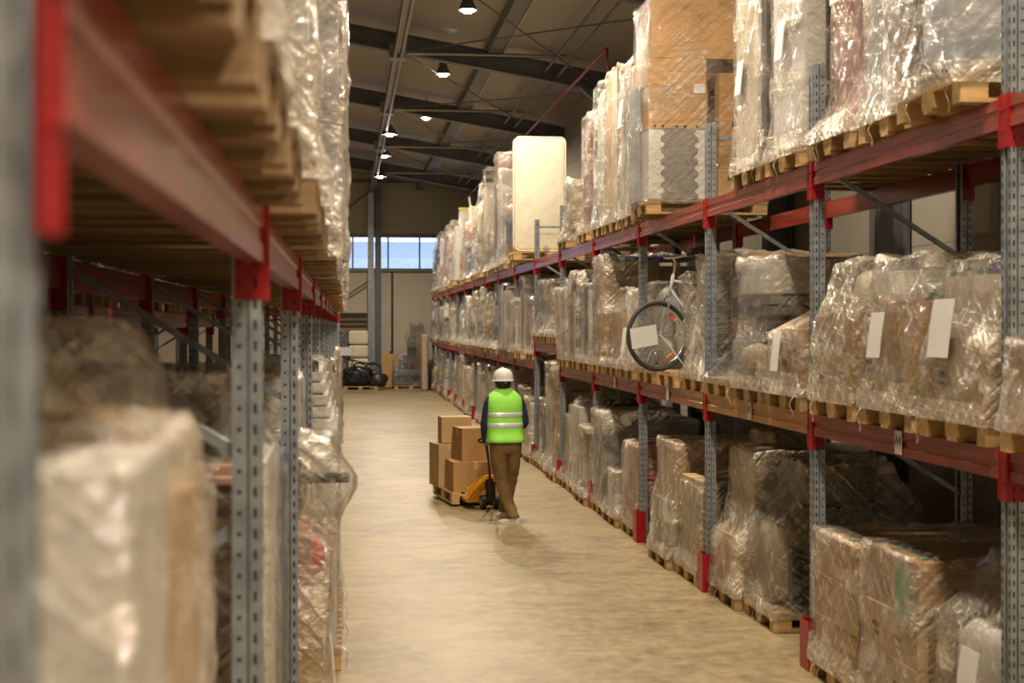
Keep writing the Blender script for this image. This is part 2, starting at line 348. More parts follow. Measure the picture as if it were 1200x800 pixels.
# longitudinal members
lt = MB(); lt.box(.86, .90, -7, YB, 7.18, 7.40); lt.box(.98, 1.03, -7, YB, 7.18, 7.40); lt.box(.9, .98, -7, YB, 7.26, 7.29)
for y in FR_Y: lt.box(.78, 1.10, y - .2, y + .2, 7.20, 7.46)
struct('roof_girder', lt, M['strut'])
pl = MB(); zz = roofz(2.72); pl.box(2.60, 2.86, -7, YB, zz - .22, zz - .01); struct('roof_purlin', pl, M['rafter'])
pl = MB(); pl.box(2.86, 2.90, -7, YB, zz - .24, zz - .0); struct('roof_purlin', pl, M['strut'])
for x, r, mat, dz, lab in ((4.12, .026, 'red', .62, 'red sprinkler main running along under the roof'), (3.92, .03, 'steel_dark', .40, 'grey pipe running beside the red sprinkler main'), (3.68, .03, 'steel_dark', .36, 'grey pipe further in from the red sprinkler main')):
    z = roofz(x) - dz; t = MB()
    t.tube([(x, 19.0, z), (x, 50, z)] if mat != 'red' else [(XR - .1, 22.3, z - .30), (x, 22.3, z - .30), (x, 22.3, z), (x, 50, z)], r, 8)
    o = t.build('sprinkler_pipe' if mat == 'red' else 'ceiling_pipe', M[mat], smooth=True, angle=40); tag(o, lab, 'pipe')
# back column pair with rod bracing
for i, x in enumerate((.90, 1.17)):
    c = MB(); c.box(x - .11, x + .11, YB - .45, YB - .42, 0, 7.35); c.box(x - .11, x + .11, YB - .18, YB - .15, 0, 7.35); c.box(x - .02, x + .02, YB - .42, YB - .18, 0, 7.35)
    struct('back_column', c, M['steel'] if i == 0 else M['rafter'])
t = MB(); t.tube([(.8, YB - .3, 3.9), (-3.0, YB - .3, 1.4)], .03, 6); t.tube([(.8, YB - .3, 7.2), (-3.0, YB - .3, 4.2)], .03, 6); struct('wall_bracing_rod', t, M['steel_dark'])

# ------------------------------------------------------------------ lamps
glow, gn, gl_, gb = newmat('lamp glow'); gb.inputs['Base Color'].default_value = (1, 1, 1, 1); gb.inputs['Emission Color'].default_value = (1, .88, .70, 1); gb.inputs['Emission Strength'].default_value = 60
def lamp(x, y, z, label, power, r=.15):
    root = empty('high_bay_lamp', (x, y, z)); tag(root, label, 'lamp')
    MB().lathe([(.06, .26), (.08, .20), (r * .6, .14), (r, .0), (r - .012, .0), (r * .55, .13), (.05, .18)], n=20, cap0=True, cap1=True).build('reflector', M['steel_dark'], root, True, angle=40)
    MB().lathe([(.0, -.05), (.07, -.035), (.11, .01), (.10, .06), (0, .1)], n=16, cap0=False, cap1=False).build('bulb', glow, root, True)
    top = roofz(x)
    MB().tube([(0, 0, .28), (0, 0, top - z)], .012, 6).build('suspension_rod', M['steel_dark'], root)
    ld = bpy.data.lights.new('lamp_light', 'SPOT'); ld.energy = power; ld.color = WARM; ld.shadow_soft_size = .12; ld.spot_size = R(165); ld.spot_blend = .6
    lo = bpy.data.objects.new('lamp_light', ld); COL.objects.link(lo); lo.parent = root; lo.location = (0, 0, -.17)
names = ['directly above the camera end of the aisle', 'second along the aisle', 'third along the aisle', 'fourth along the aisle', 'highest in the photo, nearest of the three bright ones',
         'middle one of the three bright ones', 'farthest of the three bright ones', 'beyond the three bright ones', 'over the far part of the aisle', 'last before the back wall']
lamp(1.88, -5.6, 7.2, 'high bay lamp over the aisle, behind the camera', LAMP_POWER * 1.6)
for i, y in enumerate((-.8, 5.0, 10.8, 16.6, 22.1, 27.8, 33.7)):
    lamp(1.88, y, 7.2 if i > 3 else 7.0, 'high bay lamp over the aisle, ' + names[i], LAMP_POWER)
for i, (y, z) in enumerate(((36.4, 7.15), (41.5, 7.2), (46.8, 7.15))):
    lamp(1.10, y, z, ('nearest dome pendant beside the roof girder', 'small middle dome pendant beside the roof girder', 'farthest dome pendant, close to the back wall')[i], LAMP_POWER * .8, .22)
for i, y in enumerate((4, 14, 26, 40)):      # the next aisle behind the left racks
    lamp(-6.5, y, 7.4, 'high bay lamp over the next aisle on the left, ' + ('nearest', 'second', 'third', 'last')[i], LAMP_POWER * .7)

# ------------------------------------------------------------------ racks
PITCH = 2.819
def upright_mesh(h, holes=True):
    mb = MB(); w, d = .10, .075      # w along y, d along x; open channel with lips, front face at x=0
    prof = [(0, -w / 2), (0, -.016), (.034, -.012), (.034, .012), (0, .016), (0, w / 2), (.029, w / 2), (.029, w / 2 - .02), (.037, w / 2 - .02), (.037, w / 2), (d, w / 2), (d, w / 2 - .02), (d - .003, w / 2 - .02), (d - .003, w / 2 - .022), (.003, w / 2 - .022),
            (.003, .02), (.037, .015), (.037, -.015), (.003, -.02), (.003, -w / 2 + .022), (d - .003, -w / 2 + .022), (d - .003, -w / 2 + .02), (d, -w / 2 + .02), (d, -w / 2), (.037, -w / 2), (.037, -w / 2 + .02), (.029, -w / 2 + .02), (.029, -w / 2)]
    n = len(prof)
    mb.add([(x, y, z) for z in (0, h) for x, y in prof], [(k, (k + 1) % n, n + (k + 1) % n, n + k) for k in range(n)])
    if holes:
        mb.mi = 1; z = .1
        while z < h - .05:
            for y in (-.036, .036):
                mb.add([(-.0008, y - .006, z - .014), (-.0008, y + .006, z - .014), (-.0008, y + .006, z + .014), (-.0008, y - .006, z + .014)], [(0, 1, 2, 3)])
            for sy in (-1, 1):
                yy = sy * (w / 2 + .0008)
                mb.add([(.056 + .0065 * math.cos(a), yy, z + .0065 * math.sin(a)) for a in [k * math.pi / 4 for k in range(8)]], [tuple(range(8))])
                mb.add([(.010, yy, z - .013), (.019, yy, z - .013), (.019, yy, z + .013), (.010, yy, z + .013)], [(0, 1, 2, 3)])
            z += .055
    return mb.mesh('upright', [M['steel'], M['hole']])
def beam_mesh(length, mat):
    mb = MB(); h, d = .145, .05      # origin: top front corner, runs +y
    prof = [(0, 0), (0, -.05), (.008, -.056), (.008, -.09), (0, -.096), (0, -h), (d, -h), (d, 0)]; n = len(prof)
    mb.add([(x, y, z) for y in (0, length) for x, z in prof], [(k, (k + 1) % n, n + (k + 1) % n, n + k) for k in range(n)] + [tuple(range(n)), tuple(range(n, 2 * n))])
    return mb.mesh('beam', mat)
def connector_mesh():
    mb = MB(); mb.box(-.006, .0, -.052, -.002, -.24, .015); mb.box(-.006, .078, -.004, .0005, -.24, .015); mb.box(-.010, -.006, -.012, -.004, -.24, .015)
    mb.cyl((-.012, -.03, -.06), (-.006, -.03, -.06), .01, 8); mb.cyl((-.012, -.03, -.16), (-.006, -.03, -.16), .008, 8)
    return mb.mesh('beam_connector', M['red'])
def guard_mesh():
    mb = MB(); mb.box(-.055, -.048, -.09, .09, 0, .33); mb.box(-.048, .05, -.09, -.083, 0, .33); mb.box(-.048, .05, .083, .09, 0, .33); mb.box(-.055, .03, -.09, .09, .0, .012)
    return mb.mesh('foot_guard', M['red'])
UPM = {}; CONM = connector_mesh(); GUM = guard_mesh()
def rack(name, label, X, y0, nfr, sgn, levels, height, depth=1.1, special={}, detail_until=99, guards=True, missing=()):
    """front face of the rack at X, goods side away from the aisle is +sgn*x"""
    root = empty(name, (X, y0, 0)); tag(root, label, 'rack')
    if sgn < 0: root.rotation_euler = (0, 0, math.pi)
    def Y(k): return sgn * k * PITCH
    um = UPM.setdefault(height, upright_mesh(height))
    for k in range(nfr):
        y = Y(k)
        for j, x in enumerate((0, depth)):
            o = link('upright', um, root, (x if j == 0 else x, y, 0))
            if j: o.rotation_euler = (0, 0, math.pi)
            if j == 0 and guards:
                link('foot_guard', GUM, o)
        b1 = MB()
        z = .35; flip = 0
        zs = [.35, 1.15, 1.95, 2.75, 3.55]
        for z in zs:
            b = MB(); z1 = z + .62
            if z1 > height: continue
            a, c = ((.05, z), (depth - .05, z1)) if not flip else ((depth - .05, z), (.05, z1))
            b.bar((a[0], y, a[1]), (c[0], y, c[1]), .03, .03, (0, 1, 0)); b.build('brace', M['steel'], root); flip ^= 1
        b = MB(); b.bar((.05, y, height - .12), (depth - .05, y, height - .12), .03, .03, (0, 1, 0)); b.build('brace', M['steel'], root)
    for k in range(nfr - 1):
        for li, zt in enumerate(levels):
            zz = special.get((k, li), zt)
            if zz is None: continue
            ya = min(Y(k), Y(k + 1)) + .05; L = PITCH - .1
            for j, x in enumerate((-.008, depth + .008)):
                mt = M['beam_orange'] if (j == 0 and (k, li) == special.get('orange')) else M['beam']
                key = ('b', mt.name)
                if key not in UPM: UPM[key] = beam_mesh(L, mt)
                bo = link('beam', UPM[key], root)
                if j == 0: bo.location = (x, ya, zz)
                else: bo.location = (x, ya + L, zz); bo.rotation_euler = (0, 0, math.pi)
                for e in (0, 1):
                    co = link('beam_connector', CONM, bo, (0, 0 if e == 0 else L, 0))
                    if e: co.scale = (1, -1, 1)
    return root
RX = 3.096; RY0 = 6.405 - PITCH       # right rack
ZL, ZU = 1.71, 3.375
right_rack = rack('pallet_rack', 'long red and grey pallet rack along the right side of the aisle', RX, RY0, 18, 1, [ZL, ZU], 4.04, special={(6, 0): 2.02, 'orange': (2, 0)})
LX = -.2235; LY0 = 1.03
ZLL = 2.605
def left_rack_build():
    # the goods side is -x: mirror by building with sgn=+1 then rotating; y runs backwards in the local frame
    return rack('pallet_rack', 'near rack with grey uprights and one red beam level, closest to the camera', LX, LY0, 18, -1, [ZLL], 4.9, guards=False)
left_rack = left_rack_build()
back_rack = rack('pallet_rack', 'second rack standing back to back behind the near left rack', -2.75, LY0, 9, 1, [2.42], 4.9, guards=False)
def text_mesh(s, size):
    cu = bpy.data.curves.new('txt', 'FONT'); cu.body = s; cu.size = size; cu.align_x = 'CENTER'; cu.align_y = 'CENTER'; cu.extrude = .0008
    o = bpy.data.objects.new('txt', cu); COL.objects.link(o)
    dg = bpy.context.evaluated_depsgraph_get(); me = bpy.data.meshes.new_from_object(o.evaluated_get(dg))
    bpy.data.objects.remove(o); me.materials.clear(); me.materials.append(M['ink']); return me
for s, yy, lb in (('A4', 7.69, 'paper tag lettered A4'), ('A3', 10.66, 'paper tag lettered A3'), (None, 13.47, 'blank paper tag'), (None, 16.2, 'blank paper tag')):
    t = MB(); t.box(-.016, -.0135, yy - .05 - RY0, yy + .05 - RY0, ZL - .135, ZL - .005)
    o = t.build('bay_tag', M['paper'], right_rack); o['label'] = lb
    if s:
        tm = link('lettering', text_mesh(s, .075), o, (-.0175, yy - RY0, ZL - .06)); tm.rotation_euler = (R(90), 0, R(-90))

# ------------------------------------------------------------------ pallets and wrapped loads
def pallet_mesh(seed=0, mat='wood'):
    rnd = random.Random(seed); mb = MB()
    for y in (-.35, 0, .35): mb.box(-.6, .6, y - .05, y + .05, 0, .022)
    for y, wd in ((-.35, .05), (0, .07), (.35, .05)):
        for x in (-.53, 0, .53): mb.box(x - .07, x + .07, y - wd, y + wd, .022, .1)
    for x in (-.53, 0, .53): mb.box(x - .07, x + .07, -.4, .4, .1, .122)
    for y, wd in ((-.34, .06), (-.18, .045), (0, .06), (.18, .045), (.34, .06)): mb.box(-.6, .6, y - wd, y + wd, .122, .144)
    return mb.mesh('pallet', M[mat])
PAL = [pallet_mesh(0, 'wood'), pallet_mesh(1, 'wood_dark')]
PH = .144
def carton_mesh(sx, sy, sz, mat, tape=True, print_=None):
    mb = MB(); mb.box(-sx / 2, sx / 2, -sy / 2, sy / 2, 0, sz)
    e = .0012
    if tape:
        mb.mi = 1; t = .025
        if sx >= sy:
            mb.box(-sx / 2 - e, sx / 2 + e, -t, t, sz, sz + e)
            for s in (-1, 1): mb.box(s * sx / 2 - e, s * sx / 2 + e, -t, t, sz - min(.09, sz * .3), sz)
        else:
            mb.box(-t, t, -sy / 2 - e, sy / 2 + e, sz, sz + e)
            for s in (-1, 1): mb.box(-t, t, s * sy / 2 - e, s * sy / 2 + e, sz - min(.09, sz * .3), sz)
    if print_ is not None:      # printed marks on the front (-x) and near (-y) faces
        mb.mi = 2; rnd = random.Random(print_)
        if sz > .12:
            yy = rnd.uniform(-sy * .25, sy * .2); zz = sz * rnd.uniform(.3, .65)
            mb.box(-sx / 2 - e, -sx / 2, yy, yy + min(.14, sy * .3), zz, zz + .03); mb.box(-sx / 2 - e, -sx / 2, yy, yy + min(.09, sy * .2), zz - .045, zz - .02)
            xx = rnd.uniform(-sx * .3, sx * .1); mb.box(xx, xx + .1, -sy / 2 - e, -sy / 2, zz, zz + .05)
    return mb.mesh('carton', [mat, M['tape_clear'], M['ink']])
def smoothstep(t): return t * t * (3 - 2 * t)
def film_mesh(boxes, seed, mat, z0=.04, tight=.5, amp=.012, top=None, margin=.014, res=1.0):
    """skin of stretched film around the bounding boxes (x0,x1,y0,y1,z0,z1) of everything on a pallet"""
    rnd = random.Random(seed)
    zt = max(b[5] for b in boxes) if top is None else top
    nz_ = max(6, int((zt - z0) / (.055 / res))); lv = []
    for i in range(nz_ + 1):
        z = z0 + (zt - z0) * i / nz_
        e = None
        if z < PH + .02: e = [-.6, .6, -.4, .4] if z0 < PH else None
        for b in boxes:
            if b[4] - .03 <= z <= b[5] + .01:
                e = list(b[:4]) if e is None else [min(e[0], b[0]), max(e[1], b[1]), min(e[2], b[2]), max(e[3], b[3])]
        if e is None: e = lv[-1][1][:] if lv else list(boxes[0][:4])
        lv.append((z, e))
    # convex-ish smoothing: film spans hollows but never cuts into the goods
    es = [l_[1] for l_ in lv]
    for it in range(int(10 * tight)):
        ns = []
        for i, e in enumerate(es):
            a = es[max(0, i - 1)]; c = es[min(len(es) - 1, i + 1)]; r = []
            for k in range(4):
                avg = (a[k] + c[k]) / 2
                o_ = lv[i][1][k]
                r.append(min(o_, avg) if k in (0, 2) else max(o_, avg))
            ns.append(r)
        es = ns
    n_side = 11; rings = []
    def ring(e, z, shrink=0.0, k_=0):
        x0, x1, y0, y1 = e[0] - margin, e[1] + margin, e[2] - margin, e[3] + margin
        cx, cy = (x0 + x1) / 2, (y0 + y1) / 2
        pts = []; rc = .035
        cor = [(x0, y0), (x1, y0), (x1, y1), (x0, y1)]
        for s in range(4):
            a = cor[s]; b = cor[(s + 1) % 4]
            for j in range(n_side):
                t = .014 + .972 * j / (n_side - 1)
                px = a[0] + (b[0] - a[0]) * t; py = a[1] + (b[1] - a[1]) * t
                px = px + (cx - px) * shrink; py = py + (cy - py) * shrink
                v = noise.noise(Vector((px * 5 + seed * 3.1, py * 5, z * 4))) + .6 * noise.noise(Vector((px * 13 + seed, py * 13, z * 17)))
                d = Vector((px - cx, py - cy, 0));
                if d.length > 1e-6: d.normalize()
                off = amp * max(0.0, v + .4)
                qx, qy = px + d.x * off, py + d.y * off
                if margin < .02: qy = max(min(e[2], -.412), min(max(e[3], .412), qy))
                pts.append((qx, qy, z + (0 if not shrink else amp * 1.6 * v)))
        return pts
    for (z, _), e in zip(lv, es): rings.append(ring(e, z))
    eT = es[-1]; zc = zt + margin
    for sh, dz in ((.03, .012), (.2, .018), (.5, .012), (.8, .006), (.985, .004)): rings.append(ring(eT, zc + dz, sh))
    mb = MB(); mb.rings(rings, cap0=False, cap1=True)
    mb.m = []
    for f in mb.f:      # gathered, whiter layers at the foot, at the top and in random passes
        x, y, z = mb.v[f[0]]
        g = noise.noise(Vector((x * 3 + seed, y * 3, z * 2))) * .09 + noise.noise(Vector((x * 2.5, y * 2.5, z * 1.1 + seed * 5)))* .05
        lowk = z + g < PH + .05 and z0 < .12; topk = z + g > zt - .035 and z < zt + .008
        pas = noise.noise(Vector((x * 1.3 + seed * 1.9, y * 1.3, z * 3.4))) > .46
        mb.m.append(1 if (lowk or topk or pas) and mat != 'film_thin' else 0)
    return mb.mesh('stretch_film', [M[mat], M['film_white']], smooth=True)
_fc = [0]
def load(world, facing, contents, film='film', label='', cat='wrapped pallet', group=None, pal=0, seed=None, amp=.012, tight=.6, paper=None, z0=.095, name='pallet_load', rz=0.0, tails=0, pallet=True, filmtop=None, res=1.0, extra=None, films=None):
    """facing=+1 the front (-x local) looks at the aisle from the right rack, -1 from the left rack"""
    _fc[0] += 1; seed = _fc[0] if seed is None else seed; rnd = random.Random(seed * 7 + 1)
    root = empty(name, (world[0], world[1], world[2] + .003), (0 if facing > 0 else math.pi) + rz)
    tag(root, label, cat, group)
    if pallet: link('pallet', PAL[pal], root)
    bbs = []
    for c in contents:
        kind, x0, x1, y0, y1, za, zb, mt = c[:8]; opt = c[8] if len(c) > 8 else {}
        bbs.append((x0, x1, y0, y1, za, zb))
        build_item(kind, x0, x1, y0, y1, za, zb, mt, opt, root, rnd)
    if film:
        link('stretch_film', film_mesh(films or bbs, seed, film, z0 if pallet else min(b[4] for b in bbs) + .01, tight, amp, filmtop, res=res), root)
    if paper:
        for (y, z, wd, hh, xo) in paper:
            t = MB(); k = 6
            rg = []
            for i in range(k + 1):
                f = i / k; zz = z + hh * f; y_ = y + (.10 * wd) * (f - .5) * (1 if int(z * 100) % 2 else -1) * 2; xx = xo - .012 * math.sin(f * 2.6) - (.03 * (1 - f) ** 2)
                rg.append([(xx, y_ - wd / 2 + .012 * math.sin(f * 2), zz), (xx, y_ + wd / 2 + .012 * math.sin(f * 2), zz), (xx - .002, y_ + wd / 2 + .012 * math.sin(f * 2), zz), (xx - .002, y_ - wd / 2 + .012 * math.sin(f * 2), zz)])
            t.rings(rg); t.build('paper_label', M['paper'], root)
    for i in range(tails):
        y = rnd.uniform(-.38, .38); x = -.62; pts = [(x, y, .10)]
        for j in range(5): pts.append((x - .015 - .01 * math.sin(j * 1.3), y + .015 * math.sin(j * 1.7 + i), .08 - .03 * j))
        MB().tube(pts, [(.009, .002)] * len(pts), 6).build('film_tail', M['film_milky'], root, True)
    return root
def blob_mesh(sx, sy, sz, seed, mat, p=.55, amp=.06, n=18, m=12):
    mb = MB(); rg = []
    for i in range(m + 1):
        ph = -math.pi / 2 + math.pi * i / m; r_ = []
        for k in range(n):
            th = 2 * math.pi * k / n
            def sp(v): return math.copysign(abs(v) ** p, v)
            x = sp(math.cos(ph)) * sp(math.cos(th)); y = sp(math.cos(ph)) * sp(math.sin(th)); z = sp(math.sin(ph))
            d = 1 + amp * 2 * noise.noise(Vector((x * 1.7 + seed * 2.3, y * 1.7, z * 1.7)))
            r_.append((x * sx / 2 * d, y * sy / 2 * d, sz / 2 + z * sz / 2 * (1 if i < m / 2 else d)))
        rg.append(r_)
    mb.rings(rg, False, False); return mb.mesh('bundle', mat, True)
def build_item(kind, x0, x1, y0, y1, za, zb, mt, opt, root, rnd):
    sx, sy, sz = x1 - x0, y1 - y0, zb - za; c = ((x0 + x1) / 2, (y0 + y1) / 2, za)
    mat = M[mt]
    if kind == 'carton':
        nx, ny, nz_ = opt.get('n', (1, 1, 1)); pr = opt.get('print', None)
        for i in range(nx):
            for j in range(ny):
                for k in range(nz_):
                    if (i, j, k) in opt.get('skip', ()): continue
                    g = .006
                    me = carton_mesh(sx / nx - g, sy / ny - g, sz / nz_ - .002, M[opt['mats'][(i + j + k) % len(opt['mats'])]] if 'mats' in opt else mat, True, (rnd.random() * 99 if pr else None))
                    o = link('carton', me, root, (x0 + sx / nx * (i + .5) + rnd.uniform(-.004, .004), y0 + sy / ny * (j + .5) + rnd.uniform(-.004, .004), za + sz / nz_ * k))
                    if opt.get('bevel', True):
                        b = o.modifiers.new('bevel', 'BEVEL'); b.width = .005; b.segments = 1; b.limit_method = 'ANGLE'
    elif kind == 'board':
        nb_ = opt.get('count', 1); ax = opt.get('axis', 'y')
        for i in range(nb_):
            m_ = M[opt['mats'][i % len(opt['mats'])]] if 'mats' in opt else mat
            mb = MB(); top = sz * (1 - rnd.uniform(0, opt.get('rag', .0)))
            if ax == 'y': w_ = sy / nb_; mb.box(-sx / 2, sx / 2, -w_ / 2 + .003, w_ / 2 - .003, 0, top); lc = (c[0], y0 + w_ * (i + .5), za)
            else: w_ = sx / nb_; mb.box(-w_ / 2 + .003, w_ / 2 - .003, -sy / 2, sy / 2, 0, top); lc = (x0 + w_ * (i + .5), c[1], za)
            mb.build(opt.get('name', 'flat_board'), m_, root, loc=lc, bevel=.004)
    elif kind == 'blob':
        link(opt.get('name', 'wrapped_bundle'), blob_mesh(sx, sy, sz, rnd.random() * 50, mat, opt.get('p', .5), opt.get('amp', .06)), root, c)
    elif kind == 'roll':
        ng = opt.get('n', 3); r = min(sy / ng / 2, .16)
        for i in range(ng):
            mb = MB(); h = sz * rnd.uniform(.82, 1.0); y = y0 + sy / ng * (i + .5); ex = rnd.uniform(-.2, .2) * sx
            mb.lathe([(r * .2, 0), (r, 0), (r * 1.0, h * .5), (r, h), (r * .65, h + .002), (r * .2, h - .02)], n=14)
            mb.build('carpet_roll', M[opt['mats'][i % len(opt['mats'])]] if 'mats' in opt else mat, root, True, loc=(c[0] + ex - sx * .2, y, za), angle=40)
    elif kind == 'cabinet':
        mb = MB(); mb.box(-sx / 2, sx / 2, -sy / 2, sy / 2, 0, sz); o = mb.build('cabinet_body', mat, root, loc=c, bevel=.006)
        nd = opt.get('doors', 2); h = sz / nd
        for i in range(nd):
            d = MB(); d.box(-sx / 2 - .014, -sx / 2 - .001, -sy / 2 + .01, sy / 2 - .01, h * i + .01, h * (i + 1) - .01); dd = d.build('cabinet_door', mat, root, loc=c, bevel=.004)
            k_ = MB(); k_.obox((-sx / 2 - .024, sy * .25, h * (i + .5)), (.02, .02, .1)); k_.build('handle', M['chrome'], dd)
    elif kind == 'washer':
        mb = MB(); mb.box(-sx / 2, sx / 2, -sy / 2, sy / 2, 0, sz); o = mb.build('appliance_body', mat, root, loc=c, bevel=.012)
        p = MB(); p.box(-sx / 2 - .004, -sx / 2, -sy / 2 + .03, sy / 2 - .03, sz * .85, sz * .96); p.build('control_panel', M['greylight'], root, loc=c)
        t = MB(); t.tube([(-sx / 2 - .012, math.cos(a) * .17, sz * .45 + math.sin(a) * .17) for a in [k * math.pi / 12 for k in range(24)]], .02, 8, closed=True); t.build('porthole_ring', M['grey'], root, True, loc=c)
        g_ = MB(); g_.rings([[(-sx / 2 - .010 - dx, math.cos(a) * rr, sz * .45 + math.sin(a) * rr) for a in [k * math.pi / 12 for k in range(24)]] for rr, dx in ((.15, 0), (.1, .012), (.02, .018))], False, True); g_.build('porthole_glass', M['black'], root, True, loc=c)
    elif kind == 'chair':
        mb = MB(); s = .44; mb.box(-s / 2, s / 2, -s / 2, s / 2, .42, .47); mb.build('seat', mat, root, loc=c, bevel=.01)
        b = MB(); b.obox((s / 2 - .02, 0, .72), (.03, s * .95, .45), (0, R(8), 0)); b.build('backrest', mat, root, loc=c, bevel=.01)
        for ix in (-1, 1):
            for iy in (-1, 1): l_ = MB(); l_.cyl((ix * s * .42, iy * s * .42, 0), (ix * s * .42, iy * s * .42, .43), .016, 8); l_.build('leg', M['steel_dark'], root, loc=c)
    elif kind == 'sofa':
        mb = MB(); mb.box(-sx / 2, sx / 2, -sy / 2, sy / 2, .05, sz * .45); mb.build('seat_base', mat, root, loc=c, bevel=.03)
        b = MB(); b.box(sx / 2 - .2, sx / 2, -sy / 2, sy / 2, .05, sz); b.build('backrest', mat, root, loc=c, bevel=.05)
        for s in (-1, 1): a = MB(); a.box(-sx / 2, sx / 2, s * sy / 2 - (.12 if s > 0 else 0), s * sy / 2 + (.12 if s < 0 else 0), .05, sz * .65); a.build('armrest', mat, root, loc=c, bevel=.04)
    elif kind == 'frame':
        mb = MB(); mb.box(-sx / 2, sx / 2, -sy / 2, sy / 2, 0, sz); mb.build(opt.get('name', 'goods_block'), mat, root, loc=c, bevel=opt.get('bevel', .01))

# --- slots
def RP(bay, j, level, dx=0.0, dy=0.0):
    """world position of a pallet slot on the right rack; bay 0 is the bay between the uprights 6.4 m and 9.2 m from the camera"""
    z = {0: 0.0, 1: ZL, 2: ZU}[level]
    if bay == 5 and level == 1: z = 2.02
    return (RX - .05 + .6 + dx, RY0 + (bay + 1) * PITCH + (.505, 1.41, 2.315)[j] + dy, z)
def LP(bay, j, level, dx=0.0, dy=0.0):
    return (LX + .11 - .6 + dx, LY0 + bay * PITCH + (.505, 1.41, 2.315)[j] + dy, ZLL if level else 0.0)
C = 'carton'
K, KL, KD, KG = 'card', 'card_light', 'card_dark', 'card_grey'
# ---- three-level rack, lowest level, nearest bays
load(RP(0, 0, 0), 1, [('blob', -.5, .5, -.38, .3, .144, .8, 'white', {'p': .35}), ('frame', -.2, .05, -.36, -.05, .5, 1.12, 'white', {'name': 'white_casing'}), ('board', .1, .5, -.35, .35, .144, 1.05, 'greylight', {'count': 2})], 'film', 'lumpy white goods under loose film, paper sheet hanging in front, lowest in the nearest bay', tails=1, amp=.03, tight=1.0, paper=[(-.28, .42, .2, .3, -.62)])
load(RP(0, 1, 0), 1, [('carton', -.57, .0, -.39, .39, .144, .68, KL, {'n': (1, 2, 2), 'print': 1}), ('carton', .0, .58, -.39, .39, .144, .68, K, {'n': (1, 2, 2), 'print': 1}), ('carton', -.55, .55, -.38, .36, .68, 1.0, KD, {'n': (2, 2, 1)}),
    ('board', -.5, .5, -.28, -.22, 1.001, 1.006, 'green', {'name': 'green_tape_strip'}), ('board', -.5, .5, .1, .16, 1.001, 1.006, 'green', {'name': 'green_tape_strip'}), ('frame', -.585, -.57, -.3, -.12, .66, .95, 'green', {'name': 'green_tape_patch', 'bevel': .001}), ('frame', -.3, .1, -.40, -.388, .42, .68, 'white', {'name': 'white_printed_bag', 'bevel': .004})], 'film', 'broad stack of brown cartons with green tape showing under film, below the A4 tag', amp=.012, tails=1, name='pallet_load')
load(RP(0, 2, 0), 1, [('carton', -.57, .57, -.39, .39, .144, .94, K, {'n': (3, 2, 3), 'mats': [K, KL, K]}), ('board', -.5, .5, -.1, -.04, .941, .946, 'green', {'name': 'green_tape_strip'})], 'film', 'wrapped carton stack three tiers high beside the broad green-taped stack, lowest level', amp=.01, tails=2)
load(RP(1, 1, 0, .12, .08), 1, [('frame', -.45, .58, -.38, .36, .16, .62, 'black', {'name': 'black_crate'}), ('blob', -.55, .0, -.3, .36, .144, .8, 'taupe'), ('blob', -.2, .55, -.36, .36, .6, .98, 'blackbag', {'name': 'black_bag'}), ('blob', -.3, .3, -.3, .3, .9, 1.23, 'grey')],
     'film', 'film-wrapped black crate and dark bags on a bare pallet, floor level beside an empty place', amp=.025, tight=1.0, tails=2)
load(RP(1, 2, 0, .05, .0), 1, [('board', -.42, -.36, -.38, .36, .144, 1.26, 'cream', {'name': 'perforated_board'}), ('carton', -.34, .55, -.36, .36, .7, 1.24, KG, {'n': (2, 1, 2)}), ('frame', -.36, .5, -.36, .36, .144, .7, 'blackbag'), ('carton', -.58, -.36, -.3, .36, .144, .58, KL, {'n': (1, 2, 1)})],
     'film_milky', 'wrapped load with a pale perforated upright board and grey boxes, lowest level of second bay', amp=.018, tight=.9, tails=2)
for i in range(1):
    pass
load(RP(2, 0, 0, .0, .05), 1, [('carton', -.55, .1, -.38, .38, .144, .92, KL, {'n': (1, 2, 2), 'mats': [KL, KG]}), ('carton', .12, .58, -.35, .35, .144, 1.32, K, {'n': (1, 2, 3)})], 'film_milky', 'stepped stack of pale cartons with a taller brown column behind, tightly wrapped', amp=.012, tight=.3)
load(RP(2, 1, 0, -.06, .05), 1, [('carton', -.56, .5, -.38, .38, .144, .62, KG, {'n': (2, 2, 2)}), ('carton', -.5, .45, -.33, .36, .62, 1.17, KL, {'n': (1, 2, 2)}), ('blob', .1, .55, -.35, .3, .62, 1.15, 'grey')], 'film_milky', 'tan wrapped carton tower with stepped sides just behind the stepped stack', amp=.018, tight=.5)
load(RP(3, 0, 0, .02, .0), 1, [('board', -.5, .55, -.39, .39, .144 + .125 * i, .144 + .125 * i + .1, 'orange', {'name': 'orange_tray'}) for i in range(7)] + [('frame', -.57, -.5, -.36, .36, .144, .98, 'pink')],
     'film_pink', 'stack of orange trays wrapped in pinkish film beside a red foot guard', amp=.012, tight=.2)
load(RP(3, 1, 0, -.02, .0), 1, [('carton', -.56, .0, -.2, .22, .144, .6, 'white', {'n': (1, 2, 2)})], 'film', 'short white wrapped carton pile between the orange trays and the grey crate', amp=.01)
load(RP(3, 2, 0, .0, .0), 1, [('frame', -.57, .57, -.4, .36, .144, 1.16, 'grey', {'name': 'grey_crate'}), ('blob', -.6, -.3, -.3, .3, 1.1, 1.25, 'cream', {'name': 'folded_cloth'})], 'film', 'tall dull grey crate under film with a pale cloth folded on its front corner', amp=.015)
